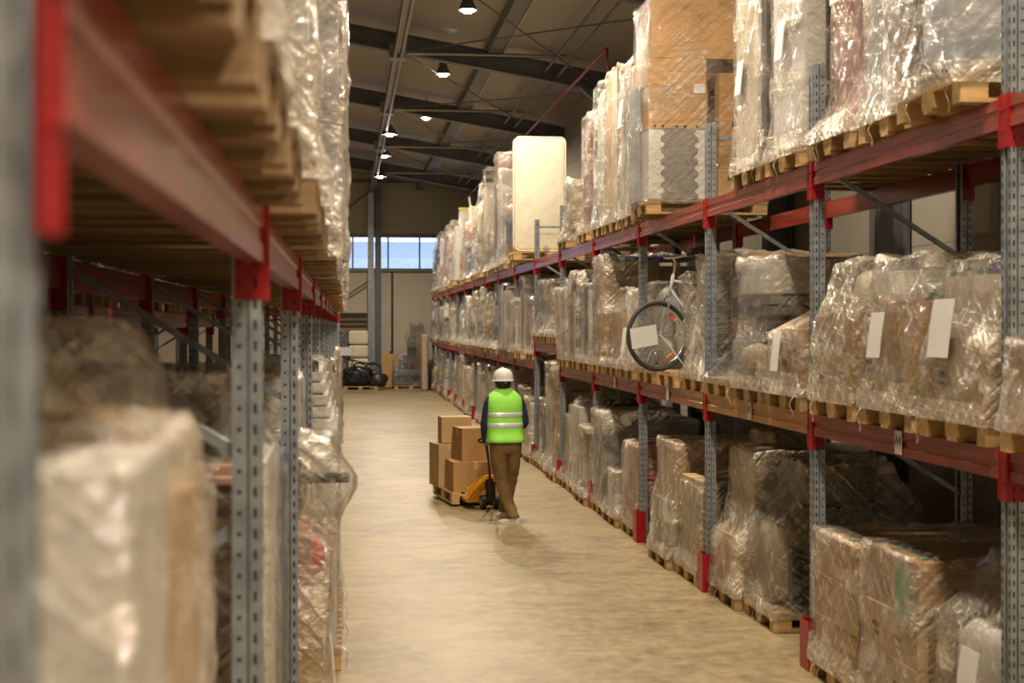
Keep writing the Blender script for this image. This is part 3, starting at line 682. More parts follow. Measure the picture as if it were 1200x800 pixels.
load(RP(4, 0, 0, -.05, .04), 1, [('frame', -.55, .4, -.32, .32, .9, .97, 'cream', {'name': 'table_top'}), ('frame', -.5, -.38, -.3, -.18, .144, .9, 'cream', {'name': 'table_leg'}), ('frame', -.5, -.38, .18, .3, .144, .9, 'cream', {'name': 'table_leg'}), ('blob', -.3, .4, -.3, .3, .144, .8, 'grey')], 'film', 'cream table wrapped upright over grey bundles near the floor', amp=.015, tight=.1)
load(RP(4, 1, 0, .0, .0), 1, [('frame', -.56, -.25, -.36, .36, .144, 1.2, 'white', {'name': 'white_panel_stack'}), ('blob', -.25, .5, -.38, .38, .144, 1.3, 'blackbag', {'name': 'black_bag'})], 'film', 'white panels in front of shiny black bags, wrapped on a floor pallet', amp=.02)
load(RP(4, 2, 0, .0, .0), 1, [('carton', -.5, .5, -.36, .36, .144, 1.0, KL, {'n': (2, 2, 2)})], 'film_milky', 'pale carton stack wrapped white behind the black bags and white panels', amp=.015)
load(RP(5, 0, 0, -.04, .0), 1, [('board', -.5, -.1, -.36, .36, .144, 1.3, K, {'count': 4, 'mats': [K, 'brown', KL, KD], 'name': 'tall_board'}), ('blob', -.6, .2, -.38, .38, 1.3, 1.72, 'fabric'), ('carton', -.1, .5, -.3, .3, .144, 1.2, KD, {'n': (1, 1, 2)})], 'film', 'tall brown boards topped by a pale wrapped bundle bulging under the raised beam', amp=.03, tight=.4)
load(RP(5, 1, 0), 1, [('board', -.5, .5, -.36, .36, .144, 1.5, 'taupe', {'count': 3, 'rag': .2})], 'film_milky', 'taupe boards wrapped in milky film under the raised beam', amp=.02)
load(RP(5, 2, 0), 1, [('blob', -.5, .5, -.36, .36, .144, 1.1, 'blackbag')], 'film', 'glossy dark bundle under the raised beam, close to the worker', amp=.02)
# ---- middle level
load(RP(-1, 2, 1, -.02, .02), 1, [('carton', -.57, .5, -.38, .38, .144, .5, KL, {'n': (2, 2, 1)})], 'film', 'wrapped low carton layer cut by the edge of the photo, middle level', amp=.02)
load(RP(0, 0, 1), 1, [('carton', -.57, .1, -.38, .38, .144, .52, KL, {'n': (2, 2, 1), 'print': 1}), ('carton', .1, .58, -.38, .38, .144, .6, K, {'n': (1, 2, 1)}), ('frame', -.40, .5, -.38, .3, .56, .78, 'greylight', {'name': 'glossy_pack'}), ('frame', -.25, .55, -.38, .32, .78, .92, 'blue', {'name': 'blue_pack'}), ('carton', -.5, -.28, -.3, .3, .52, .84, KG, {'n': (1, 2, 1)}),
     ('frame', .1, .3, -.395, -.382, .36, .5, 'redgoods', {'name': 'red_sticker', 'bevel': .001})], 'film', 'wrapped cartons with a blue and a shiny pack on top, right of the A4 tag', amp=.022, tight=.8, tails=1, paper=[(.1, .42, .26, .3, -.59)])
load(RP(0, 1, 1), 1, [('carton', -.57, .55, -.38, .38, .144, .52, KL, {'n': (2, 2, 1), 'print': 1}), ('carton', -.54, .0, -.36, .36, .52, .72, K, {'n': (1, 2, 1)}), ('frame', -.5, -.1, -.03, .35, .72, .9, 'cream', {'name': 'cream_pack'}), ('frame', -.35, .0, -.385, -.05, .74, .9, 'green', {'name': 'green_pack'}), ('frame', -.2, .1, -.375, -.1, .56, .66, 'yellow', {'name': 'yellow_pack'}), ('carton', .2, .58, -.36, .36, .52, .96, KD, {'n': (1, 1, 2)})],
     'film', 'wrapped cartons with green and yellow packs near the top, directly above the A4 tag', amp=.02, tight=.8, tails=1, paper=[(.05, .40, .2, .26, -.61)])
load(RP(0, 2, 1), 1, [('carton', -.57, .57, -.38, .38, .144, .64, K, {'n': (2, 2, 2), 'print': 1}), ('blob', -.5, .3, -.4, .1, .60, .96, 'cream', {'p': .7}), ('frame', -.2, .0, -.392, -.382, .44, .56, 'redgoods', {'name': 'red_sticker', 'bevel': .001})], 'film_milky', 'wrapped cartons with a slanting cream heap on top beside the grey upright', amp=.025, tight=1.2, tails=1)
load(RP(1, 0, 1), 1, [('carton', -.56, -.02, -.36, .36, .144, .56, K, {'n': (1, 2, 1), 'print': 1}), ('board', -.05, .1, -.36, -.24, .144, .92, KL), ('carton', .12, .56, -.3, .3, .144, .5, KD)], 'film', 'small brown cartons under film drawn up to a point, paper sheet in front', amp=.02, tight=2.2, tails=1, paper=[(.08, .26, .17, .28, -.6)])
load(RP(1, 1, 1), 1, [('blob', -.58, .3, -.38, .38, .144, .45, 'fabric'), ('blob', -.48, .1, -.34, .34, .42, .68, 'blackbag', {'name': 'black_bag'}), ('frame', -.5, .3, -.36, .36, .66, .72, 'grey'), ('frame', -.52, .4, -.37, .37, .74, .80, 'grey'), ('frame', -.54, -.05, -.36, .36, .82, 1.07, 'white', {'name': 'white_box'}), ('board', .3, .5, -.38, .38, .144, 1.05, 'black', {'count': 1})], 'film', 'white box on top of dark trays and a pale bundle, just above the A3 tag', amp=.025, tight=.4, tails=1)
load(RP(1, 2, 1), 1, [('board', -.35, .57, -.38, .38, .144 + .17 * i, .29 + .17 * i, ['black', 'grey', 'card_dark', 'black', 'grey', 'card_dark'][i], {'name': 'dark_tray'}) for i in range(6)], 'film_thin', 'dark trays stacked high in glossy film behind a grey upright', amp=.02)
load(RP(2, 0, 1, .05, .0), 1, [('frame', -.5, .5, -.36, .36, .144, .66, 'black', {'name': 'black_box'}), ('blob', -.45, .4, -.34, .34, .64, 1.2, 'grey', {'p': .6})], 'film_white', 'dark box and grey carton under glossy film next to the bicycle', amp=.03)
load(RP(2, 2, 1, .0, .0), 1, [('carton', -.3, .5, -.3, .36, .144, 1.0, K, {'n': (1, 2, 1)}), ('blob', -.5, -.15, -.36, .1, .144, .95, 'greylight', {'name': 'foil_bag'})], 'film_thin', 'tall brown carton and silvery foil bag behind the bicycle wheel', amp=.02)
load(RP(3, 0, 1), 1, [('frame', -.5, .4, -.36, .36, .144, .6, 'cream'), ('blob', -.5, .2, -.3, .36, .55, .95, 'white', {'p': .8})], 'film_white', 'white wrapped bundle rising to a peak behind the bicycle wheel', amp=.03, tight=1.4, paper=[(.1, .3, .2, .26, -.58)])
load(RP(3, 1, 1), 1, [('carton', -.52, .5, -.36, .36, .144, .74, KL, {'n': (1, 2, 2)}), ('blob', -.4, .4, -.3, .3, .72, 1.0, 'grey')], 'film', 'brown cartons topped by a grey bundle, middle level of the fourth bay', amp=.02)
load(RP(3, 2, 1), 1, [('carton', -.56, .1, -.38, .38, .144, 1.36, K, {'n': (1, 2, 3)}), ('carton', .1, .56, -.36, .36, .144, 1.3, KD, {'n': (1, 1, 3)}), ('frame', -.5, .58, -.39, .36, 1.37, 1.41, 'blue', {'name': 'blue_sheet'})], 'film', 'tall wrapped brown carton tower with a blue sheet lying on top', amp=.03, tight=.7)
load(RP(4, 0, 1), 1, [('board', -.56, .5, -.38, .38, .144, 1.1, 'greylight', {'count': 3, 'mats': ['white', 'black', 'greylight'], 'rag': .15})], 'film', 'grey, white and black boards standing upright in ridged film', amp=.03, tight=.6)
load(RP(4, 1, 1), 1, [('board', -.58, .5, -.38, .38, .144, 1.2, 'greylight', {'count': 4, 'mats': ['taupe', 'cream', 'black', 'taupe'], 'rag': .2}), ('frame', -.3, .5, -.3, .3, 1.2, 1.28, 'white')], 'film_milky', 'taupe and black boards with a pale lid wrapped to a slanted top', amp=.035, tight=1.2)
load(RP(4, 2, 1), 1, [('board', -.58, .4, -.36, .36, .144, 1.1, 'cream', {'count': 3, 'mats': ['cream', 'fabric'], 'rag': .2})], 'film_milky', 'cream wrapped boards beside the step in the middle beam', amp=.03, tight=1.0)
load(RP(5, 0, 1), 1, [('carton', -.5, .4, -.34, .34, .144, .8, K, {'n': (1, 2, 2)})], 'film', 'brown cartons on the raised red beam, nearest to the camera there', amp=.03)
load(RP(5, 1, 1), 1, [('blob', -.5, .4, -.34, .34, .144, .95, 'fabric')], 'film_milky', 'tan bundle on the raised red beam, middle one', amp=.03)
load(RP(5, 2, 1), 1, [('board', -.5, .4, -.34, .34, .144, .98, 'taupe', {'count': 3, 'mats': ['taupe', 'black']})], 'film', 'dark striped boards on the raised red beam, at its far end', amp=.03)
# ---- top level
r = load(RP(0, 0, 2, -.1, .06), 1, [('frame', -.5, .55, -.38, .38, .144, .21, 'fabric', {'name': 'folded_blanket'}), ('board', -.3, .5, .2, .36, .22, 1.5, 'greylight', {'count': 2}), ('frame', .1, .5, -.36, -.05, .22, .5, 'cream', {'name': 'small_box'})], 'film', 'rounded glazed door with dark rim in shiny film, top level in the nearest bay', amp=.03, tight=.4, tails=2, films=[(-.62, .55, -.38, .38, .144, 1.55)])
mb = MB(); pts = []
def rrect(x0, x1, z0, z1, rad, n=6):
    P = []
    for cx, cz, a0 in ((x1 - rad, z1 - rad, 0), (x0 + rad, z1 - rad, 90), (x0 + rad, z0 + rad, 180), (x1 - rad, z0 + rad, 270)):
        for i in range(n + 1):
            a = R(a0 + 90 * i / n); P.append((cx + rad * math.cos(a), cz + rad * math.sin(a)))
    return P
P = rrect(-.60, .52, .23, 1.55, .12)
mb.rings([[(x, yy, z) for x, z in P] for yy in (.10, .14)]); mb.build('glazed_panel', M['mirror'], r)
mb = MB(); mb.tube([(x, .10, z) for x, z in P], .022, 8, closed=True); mb.build('dark_rim', M['black'], r, True)
mb = MB(); mb.box(.0, .06, .08, .095, .45, .62); mb.box(-.02, .07, .08, .095, .30, .36); mb.build('red_sticker', M['redgoods'], r)
load(RP(0, 1, 2), 1, [('board', -.56, .5, -.39, .38, .144, 1.9, 'white', {'count': 3, 'mats': ['black', 'white', 'greylight']})], 'film', 'white and grey boards with a dark edge, glittering film, second on top level', amp=.02, tails=1, paper=[(.1, 1.05, .2, .26, -.6)])
load(RP(0, 2, 2, -.02), 1, [('board', -.45, .3, -.36, .3, .144, 1.9, 'pink', {'axis': 'x', 'count': 4, 'mats': ['pink', 'brown'], 'name': 'pink_panel'})], 'film_pink', 'dusty pink panels in film with a white paper sheet, top level beside an upright', amp=.02, tails=2, paper=[(-.05, .95, .22, .3, -.54)])
load(RP(1, 0, 2), 1, [('frame', -.55, -.4, -.36, .36, .144, 1.9, 'white', {'name': 'white_door'}), ('carton', -.4, .1, -.34, .34, .144, .95, 'greylight', {'n': (1, 1, 1)}), ('frame', -.4, .5, -.36, .34, .95, 1.12, 'black'), ('carton', -.4, .5, -.36, .34, 1.13, 1.7, 'pink', {'n': (1, 1, 1)})], 'film', 'white panel with brown box high behind it and a dark gap, top of second bay', amp=.02, tails=1, paper=[(.05, .8, .17, .28, -.58)])  # black block stands in for the shaded gap below the upper box
load(RP(1, 1, 2, 0, .04), 1, [('frame', -.56, .5, -.22, .38, .144, 1.95, 'cream', {'name': 'cream_wardrobe'}), ('board', -.54, .5, -.39, -.24, .144, 1.95, 'black', {'count': 1})], 'film', 'cream wardrobe with a black edge board in bright film, paper sheet low on it', amp=.015, tails=2, paper=[(.15, .72, .17, .26, -.58)])
r = load((RX - .2 + .6, 13.95, ZU), 1, [('carton', -.58, .0, -.38, .38, .87, 1.52, K, {'n': (1, 1, 5)}), ('carton', .14, .58, -.30, .38, .144, 1.40, K, {'n': (1, 1, 4), 'print': 1}), ('carton', -.55, .58, -.39, .38, 1.52, 2.12, K, {'n': (1, 1, 1)}), ('frame', -.58, .0, -.38, .38, .144, .84, 'white', {'name': 'white_carton'}),
      ('frame', -.59, .005, -.39, .385, .83, .875, KL, {'name': 'carton_lid', 'bevel': .002}), ('frame', -.62, -.58, .0, .38, .144, 1.3, 'greylight', {'name': 'flat_pack'})], 'film_thin', 'white carton with scalloped grey window under big brown cartons, top level', amp=.012, tails=1, z0=.1)
mb = MB(); n = 60; L_, R_ = [], []
for i in range(n + 1):
    z = .15 + .67 * i / n; s = .018 * (1 if math.sin(i / n * math.pi * 12) > 0 else -1) * min(1, abs(math.sin(i / n * math.pi * 12)) * 2.2)
    L_.append((-.44 - s, z)); R_.append((-.11 + s, z))
mb.rings([[(L_[i][0], -.392, L_[i][1]), (R_[i][0], -.392, R_[i][1]), (R_[i][0], -.381, R_[i][1]), (L_[i][0], -.381, L_[i][1])] for i in range(n + 1)]); mb.build('scalloped_window', pm('grey foam', (.30, .27, .24), .5, bump=.6, bscale=14), r)
mb = MB()
for i, x in enumerate((-.52, -.44, -.3, -.22, -.1)): mb.box(x - .012, x + .012, -.393, -.389, .842 , .866)
mb.build('printed_symbols', M['ink'], r)
mb = MB(); mb.box(-.13, -.02, -.384, -.380, 1.18, 1.27); mb.build('paper_label', M['paper'], r)
load(RP(3, 0, 2), 1, [('board', -.58, .5, -.39, .39, .144, 1.78, 'cream', {'count': 4, 'mats': ['cream', KL, 'greylight', 'cream'], 'rag': .05})], 'film_milky', 'tall cream boards in crinkled film, next beyond the big brown cartons', amp=.03, tails=2, paper=[(.1, 1.1, .2, .3, -.62)])
load(RP(3, 1, 2), 1, [('board', -.58, .5, -.3, .38, .144, 1.84, 'white', {'count': 2, 'mats': ['cream', KL]}), ('board', -.55, .5, -.39, -.3, .144, 1.86, 'yellow', {'mats': [KL]})], 'film', 'pale boards with one bare tan board edge, top level', amp=.02, tails=1)
load(RP(3, 2, 2), 1, [('blob', -.56, .55, -.2, .3, .144, 1.86, 'white', {'p': .25, 'amp': .01, 'name': 'upright_mattress'}), ('board', -.54, .55, .3, .38, .144, 1.84, 'green_dark', {'mats': ['green_dark']})], 'film_milky', 'upright white mattress with a dark green top edge, wrapped', amp=.015, tails=1)
load(RP(4, 0, 2, .0, .1), 1, [('board', -.55, .5, -.36, .2, .144, 1.62, 'brown', {'count': 3, 'mats': ['brown', 'pink']})], 'film_pink', 'narrow reddish brown boards in tight film, top level', amp=.015, tails=1)
load(RP(4, 2, 2, .0, .02), 1, [('blob', -.5, .5, -.36, .3, .144, .95, 'fabric')], 'film_milky', 'low crumpled pale bundle beside the standing cream mattress, top level', amp=.04, tails=1)
# standing mattress, one thing with its own quilting
mt = pm('quilted mattress cloth', (.74, .68, .52), .8, 0, .04, bump=1.0, bscale=7)
mr = empty('mattress', (3.22, 23.66, 3.54)); tag(mr, 'large cream quilted mattress standing upright on the top level, facing the camera', 'mattress')
mb = MB(); P = rrect(-.43, .43, 0, 1.9, .09)
def sc(P, k): return [(x * (1 - k / .43), .95 + (z - .95) * (1 - k / .95)) for x, z in P]
mb.rings([[(x, yy, z) for x, z in sc(P, k)] for yy, k in ((-.11, .05), (-.105, .02), (-.09, 0), (.09, 0), (.105, .02), (.11, .05))]); mb.build('mattress_body', mt, mr, True, angle=50)
mb = MB(); mb.tube([(x, -.098, z) for x, z in P], .012, 6, closed=True); mb.tube([(x, .098, z) for x, z in P], .012, 6, closed=True); mb.build('piping', M['cream'], mr, True)
pr = empty('empty_pallet', (3.35, 23.82, ZU + .003)); tag(pr, 'bare pallet under the standing cream mattress', 'pallet'); link('pallet', PAL[0], pr)

# ---- bicycle standing on its pallet, front wheel out over the aisle
pr = load((RX - .05 + .6, 13.40, ZL), 1, [('blob', -.1, .58, .27, .39, .144, 1.0, 'black', {'p': .6}), ('carton', -.3, .5, .27, .39, .144, .6, K)], 'film_milky', 'wrapped dark bundle sharing the pallet behind the bicycle', amp=.03, tight=.3, z0=.15)
bk = empty('bicycle', (2.93, 13.22, ZL + .15)); tag(bk, 'bicycle on a pallet with its front wheel sticking out over the aisle', 'bicycle')
bk.rotation_euler = (0, 0, R(17))
def wheel(cx, nm):
    t = MB(); t.tube([(cx + .315 * math.cos(a), 0, .335 + .315 * math.sin(a)) for a in [k * math.pi / 24 for k in range(48)]], .021, 8, closed=True); o = t.build(nm, M['rubber'], bk, True)
    t = MB(); t.tube([(cx + .288 * math.cos(a), 0, .335 + .288 * math.sin(a)) for a in [k * math.pi / 24 for k in range(48)]], .011, 8, closed=True); t.build('rim', M['chrome'], o, True)
    t = MB()
    for k in range(28):
        a = k * math.pi / 14; b_ = a + (.35 if k % 2 else -.35)
        t.tube([(cx + .02 * math.cos(b_), (.025 if k % 2 else -.025), .335 + .02 * math.sin(b_)), (cx + .285 * math.cos(a), 0, .335 + .285 * math.sin(a))], .0022, 4, cap=False)
    t.cyl((cx, -.05, .335), (cx, .05, .335), .022, 12); t.build('spokes', M['chrome'], o)
    t = MB()
    for a in (.9, 2.2 + math.pi): t.obox((cx + .23 * math.cos(a), -.012, .335 + .23 * math.sin(a)), (.09, .012, .03), (0, -a - 1.57, 0))
    t.build('reflector', M['orange'], o)
wheel(0, 'wheel'); wheel(1.06, 'wheel')
t = MB(); t.tube([(0, -.055, .335), (.10, -.055, .68), (.12, 0, .74)], .012, 8); t.tube([(0, .055, .335), (.10, .055, .68), (.12, 0, .74)], .012, 8); t.build('fork', M['chrome'], bk, True)
t = MB(); hd = (.13, 0, .78); bb = (.55, 0, .30); st = (.72, 0, .78); ra = (1.06, 0, .335)
t.tube([(.12, 0, .7), (.17, 0, .92)], .018, 8); t.tube([hd, bb], .018, 8); t.tube([(.16, 0, .86), st], .016, 8); t.tube([bb, st], .016, 8); t.tube([bb, ra], .011, 8); t.tube([st, ra], .011, 8); t.build('bicycle_frame', M['greylight'], bk, True)
t = MB(); t.tube([(.17, 0, .9), (.19, 0, 1.04), (.16, 0, 1.08)], .013, 8); t.tube([(.24, -.3, 1.12), (.19, -.22, 1.10), (.15, -.1, 1.08), (.15, .1, 1.08), (.19, .22, 1.10), (.24, .3, 1.12)], .012, 8); hb = t.build('handlebar', M['chrome'], bk, True)
t = MB(); t.cyl((.19, -.22, 1.10), (.25, -.32, 1.125), .018, 8); t.cyl((.19, .22, 1.10), (.25, .32, 1.125), .018, 8); t.build('grip', M['black'], hb, True)
t = MB(); t.tube([st, (.75, 0, .9)], .013, 8); t.build('seat_post', M['chrome'], bk, True)
link('saddle', blob_mesh(.27, .15, .07, 3, M['black'], .8, .02), bk, (.77, 0, .89))
t = MB(); t.obox((-.17, -.04, .33), (.30, .004, .19), (R(0), R(-8), R(6))); t.build('paper_label', M['paper'], bk)
t = MB()
for k in range(5): t.tube([(-.02 + .03 * k, -.07, .35 - .02 * k), (.25 - .03 * k, -.06, .06 + .03 * k)], .006, 5)
t.build('strap', M['white'], bk)

# ---- near rack: ground loads (front face turned to the aisle)
load((LX + .03 - .6, 1.92, 0), -1, [('board', -.56, .5, .0, .38, .144, 2.14, 'white', {'count': 1, 'name': 'white_board', 'mats': ['white']}), ('carton', -.56, .5, -.38, -.02, .144, 2.05, KL, {'n': (1, 1, 3)}), ('frame', -.585, -.565, -.36, -.02, .6, 1.4, 'blue', {'name': 'blue_strip'}), ('frame', -.585, -.562, -.38, -.2, .144, .9, 'black')],
     'film', 'tall pale wrapped board and cartons, badly out of focus, nearest thing on the floor', amp=.012)
load((LX - .05 - .6, 2.86, 0), -1, [('carton', -.56, .1, -.38, .38, .144, 1.95, KL, {'n': (1, 2, 3)}), ('blob', -.45, .0, -.2, .35, 1.85, 2.24, 'cream', {'p': 1.0}), ('frame', .1, .56, -.38, .38, .144, 2.27, 'black', {'name': 'dark_case'})],
     'film_milky', 'blurred cartons with film gathered to a pale cone and a dark case behind', amp=.02, tight=.4)
load((LX - .03 - .6, 4.45, 0), -1, [('carton', -.56, .0, -.38, .38, .144, 1.85, 'brown', {'n': (1, 2, 2)}), ('frame', .05, .56, -.38, .38, .144, 2.2, 'bluegrey', {'name': 'blue_grey_case'})], 'film', 'reddish brown cartons with a blue grey case behind, between the two nearest uprights', amp=.015)
load((LX - .02 - .6, 5.33, 0), -1, [('frame', -.57, -.45, -.3, .38, .144, 1.83, 'white', {'name': 'white_door'}), ('frame', -.42, .56, -.38, .38, .144, 2.12, 'grey', {'name': 'grey_case'})], 'film', 'white door leaf in front of a dark ribbed case, behind the perforated grey upright', amp=.01)
load((LX - .02 - .6, 6.17, 0), -1, [('frame', -.57, .2, -.38, .38, .144, 1.75, 'bluegrey'), ('blob', .0, .5, -.3, .3, 1.5, 2.1, 'greylight')], 'film_thin', 'grey blue block with a pale bundle above, low and half hidden behind the second upright', amp=.015)
r = load((LX + .16 - .6, 7.2, 0), -1, [('carton', -.55, .5, -.3, .38, .144, .95, KL, {'n': (2, 2, 2)}), ('frame', -.5, .4, -.3, .3, .95, 1.28, 'pink'), ('blob', -.56, .0, -.05, .28, 1.02, 1.28, 'redgoods', {'p': .8, 'name': 'red_ball'}), ('blob', -.45, .5, -.3, .36, 1.38, 1.72, 'blackbag', {'name': 'black_bag'}), ('frame', -.68, -.1, .1, .16, 1.52, 1.57, 'black', {'name': 'black_bar'})],
     'film', 'bulging clear-wrapped load with a red ball and a black bar inside, low beside the aisle', amp=.03, tight=.9, tails=1, paper=[(.1, .5, .14, .26, -.58)])
load((LX + .06 - .6, 8.1, 0), -1, [('blob', -.5, .4, -.36, .3, .144, 1.2, 'greylight'), ('blob', -.55, .3, -.34, .34, 1.2, 1.55, 'blackbag', {'name': 'black_bag'}), ('frame', -.5, .3, -.3, .3, 1.55, 2.0, 'white')], 'film', 'grey base, black bag and white box stacked in film, behind the red ball load', amp=.02)
for j, (yy, tp, lb) in enumerate(((9.95, 1.98, 'white flat cartons standing in a tall stack with a small black square on top'), (10.85, 2.0, 'second tall stack of white flat cartons along the floor'), (11.75, 1.95, 'third tall stack of white flat cartons along the floor'))):
    load((LX + .19 - .6, yy, 0), -1, [('board', -.57, -.2, -.38, .38, .144, 1.6, 'white', {'count': 5, 'name': 'flat_carton'})] + [('frame', -.55 + .02 * k, .3, -.36, .36, 1.6 + .08 * k, 1.67 + .08 * k, 'white', {'name': 'flat_carton'}) for k in range(5)] + ([('frame', -.45, -.35, .2, .36, 1.98, 2.06, 'black', {'name': 'black_square'})] if j == 0 else []), 'film_thin', lb, amp=.006, tails=2)
# tall flat packs just outside: lamps stand

link('stretch_film', film_mesh([(.30, .82, -.12, .08, .0, .9)], 77, 'film_white', 0.15, 1.0, .04), bk)
ORD = ['first', 'second', 'third', 'fourth', 'fifth', 'sixth', 'seventh', 'eighth', 'ninth', 'tenth', 'eleventh', 'twelfth', 'thirteenth', 'fourteenth', 'fifteenth', 'sixteenth', 'seventeenth']
SL = ['first', 'second', 'third']
def generic(pos, facing, hmax, seed, place, xr=(-.56, .5), grp=None, kinds=None, near=False, z0=.095, pal=None):
    rnd = random.Random(seed); a, b = xr; W_ = rnd.uniform(.27, .38); a += rnd.choice([0, 0, .05, .12])
    k = rnd.choice(kinds or ['carton', 'boards', 'bundle', 'mixed', 'cabinet', 'bundle', 'carton', 'boards', 'rolls', 'washer'])
    near_ = z0 == .0
    h = hmax * rnd.choice([1, .96, .9, .82, .72]); film = rnd.choice(['film', 'film_milky', 'film', 'film', 'film_thin', 'film_pink'])
    pal_c = rnd.choice([('card', 'brown'), ('card_light', 'tan'), ('card_grey', 'greyish'), ('card_light', 'pale')])
    if k == 'carton':
        h1 = h * rnd.uniform(.45, .65); W2 = W_ * rnd.uniform(.6, 1); s_ = rnd.uniform(-.08, .08)
        ct = [(C, a, b, -W_, W_, .144, h1, pal_c[0], {'n': (1, 2, max(1, round(h / .5)))}), (C, a + rnd.uniform(0, .15), b, -W2 + s_, W2 + s_, h1, h * .84, rnd.choice(['card', 'card_light', 'white', 'card_dark', 'bluegrey', 'black']), {'n': (1, rnd.choice([1, 2]), 1)}),
              ('blob', a + .1, b - .2, -W2 * .7 + s_, W2 * .7 + s_, h * .8, h, rnd.choice(['fabric', 'white', 'grey', 'pink']), {'p': .6, 'amp': .15})]
        d = pal_c[1] + ' carton stack'
    elif k == 'boards':
        ms = rnd.choice([['white', 'cream', 'black'], ['cream', 'brown', 'white'], ['greylight', 'white', 'black'], ['white', 'mirror', 'cream', 'card_dark']])
        ct = [('board', a, b, -W_, W_, .144, h, ms[0], {'count': rnd.choice([3, 4, 5]), 'mats': ms, 'rag': .2})]; d = 'upright ' + {'white': 'pale', 'cream': 'cream', 'greylight': 'grey'}[ms[0]] + ' boards'
    elif k == 'bundle':
        m_ = rnd.choice([('fabric', 'beige'), ('cream', 'cream'), ('white', 'white'), ('blackbag', 'black'), ('grey', 'dark grey'), ('taupe', 'taupe')])
        ct = [('blob', a, b, -W_, W_, .144, h * .6, m_[0]), ('blob', a + .05, b - .1, -W_ * .8, W_ * .8, h * .5, h * .9, rnd.choice(['fabric', 'white', 'taupe', m_[0]]), {'p': .7, 'amp': .14}), ('blob', a - .02, a + .4, -W_ * .9, W_ * .2, h * .3, h * .75, rnd.choice(['black', 'cream', 'bluegrey', 'card']), {'p': .7, 'amp': .14}), ('blob', a + .1, a + .5, -W_ * .3, W_ * .6, h * .8, h, rnd.choice(['cream', 'greylight', 'brown']), {'p': .8, 'amp': .1})]; d = 'lumpy ' + m_[1] + ' bundle'
    elif k == 'mixed':
        ct = [('frame', a, b, -W_, W_, .144, h * .5, rnd.choice(['white', 'bluegrey', 'brown', 'grey']), {'name': 'boxed_goods'}), ('blob', a, b - .2, -W_, W_, h * .48, h * .8, rnd.choice(['blackbag', 'fabric', 'pink'])), ('frame', a + .1, 0, -.2, .3, h * .8, h, 'cream', {'name': 'small_box'})]; d = 'mixed boxed goods'
    elif k == 'cabinet':
        m_ = rnd.choice([('white', 'white'), ('cream', 'cream'), ('brown', 'dark brown')]); ct = [('cabinet', a + .05, b - .3, -W_, W_, .144, h, m_[0], {'doors': 2 if h < 1.5 else 3})]; d = m_[1] + ' cabinet'
    elif k == 'rolls':
        ct = [('roll', a, b, -W_, W_, .144, h, 'taupe', {'n': 3, 'mats': ['taupe', 'white', 'cream']})]; d = 'standing carpet rolls'
    else:
        ct = [('washer', a + .03, 0.05, -.3, .3, .144, 1.0, 'white')] + ([(C, a + .05, .1, -.3, .3, 1.0, h, 'card')] if h > 1.2 else []); d = 'white washing machine' + (' below carton' if h > 1.2 else '')
    fm = {'film': 'clear', 'film_milky': 'milky', 'film_pink': 'tight', 'film_thin': 'thin'}[film]
    return load(pos, facing, ct, film, f'{d} in {fm} film, {place}', grp and 'wrapped pallet', grp, pal=(rnd.choice([0, 0, 1]) if pal is None else pal), amp=rnd.uniform(.025, .055), tight=rnd.uniform(.3, 1.0), tails=(1 if rnd.random() < .4 and seed % 3 == 0 else 0), res=.7, z0=z0)
for bay in range(6, 16):
    for lv, hm in ((0, 1.45), (1, 1.42), (2, 2.45 if bay in (7, 8, 9) else 2.1)):
        for j in range(3):
            if lv == 2 and bay == 6 and j == 0: continue
            if lv == 2 and bay == 11 and j == 1: continue
            rr = random.Random(bay * 31 + lv * 7 + j)
            if rr.random() < .04: continue
            place = f'three-level rack, {ORD[bay]} bay ' + ('bottom', 'middle', 'top')[lv] + ', ' + ('first', 'second', 'third')[j] + 'most'*0
            generic(RP(bay, j, lv, rr.uniform(-.07, .03)), 1, hm * (.72 if lv == 2 and bay < 8 and j == 1 else 1), bay * 97 + lv * 13 + j * 5 + 3, place, grp=None)
# special: white flat cabinet with a round fan on it and yellow strip on top
r = load((RX - .25 + .6, RY0 + 12 * PITCH + 1.41, ZU), 1, [('frame', -.5, .45, -.38, .38, .144, 1.6, 'white', {'name': 'white_cabinet'}), ('frame', -.35, .45, -.3, .3, 1.6, 2.05, 'cream', {'name': 'cream_box'})], 'film_thin', 'big white cabinet with a round wheel leaning on it and a yellow strip on top', amp=.012)
t = MB(); t.tube([(-.1 + .27 * math.cos(a), -.41, .55 + .3 * math.sin(a)) for a in [k * math.pi / 14 for k in range(28)]], .018, 8, closed=True); t.build('wheel', M['rubber'], r, True)
t = MB()
for k in range(8): t.tube([(-.1, -.41, .55), (-.1 + .27 * math.cos(k * .785), -.41, .55 + .3 * math.sin(k * .785))], .006, 5)
t.build('spokes', M['white'], r)
t = MB(); t.box(-.4, -.05, -.3, -.1, 2.06, 2.11); t.build('yellow_strip', M['yellow'], r)
t = MB(); t.obox((-.1, -.2, 2.25), (.05, .05, .32), (0, R(-8), 0)); t.build('white_post', M['white'], r)
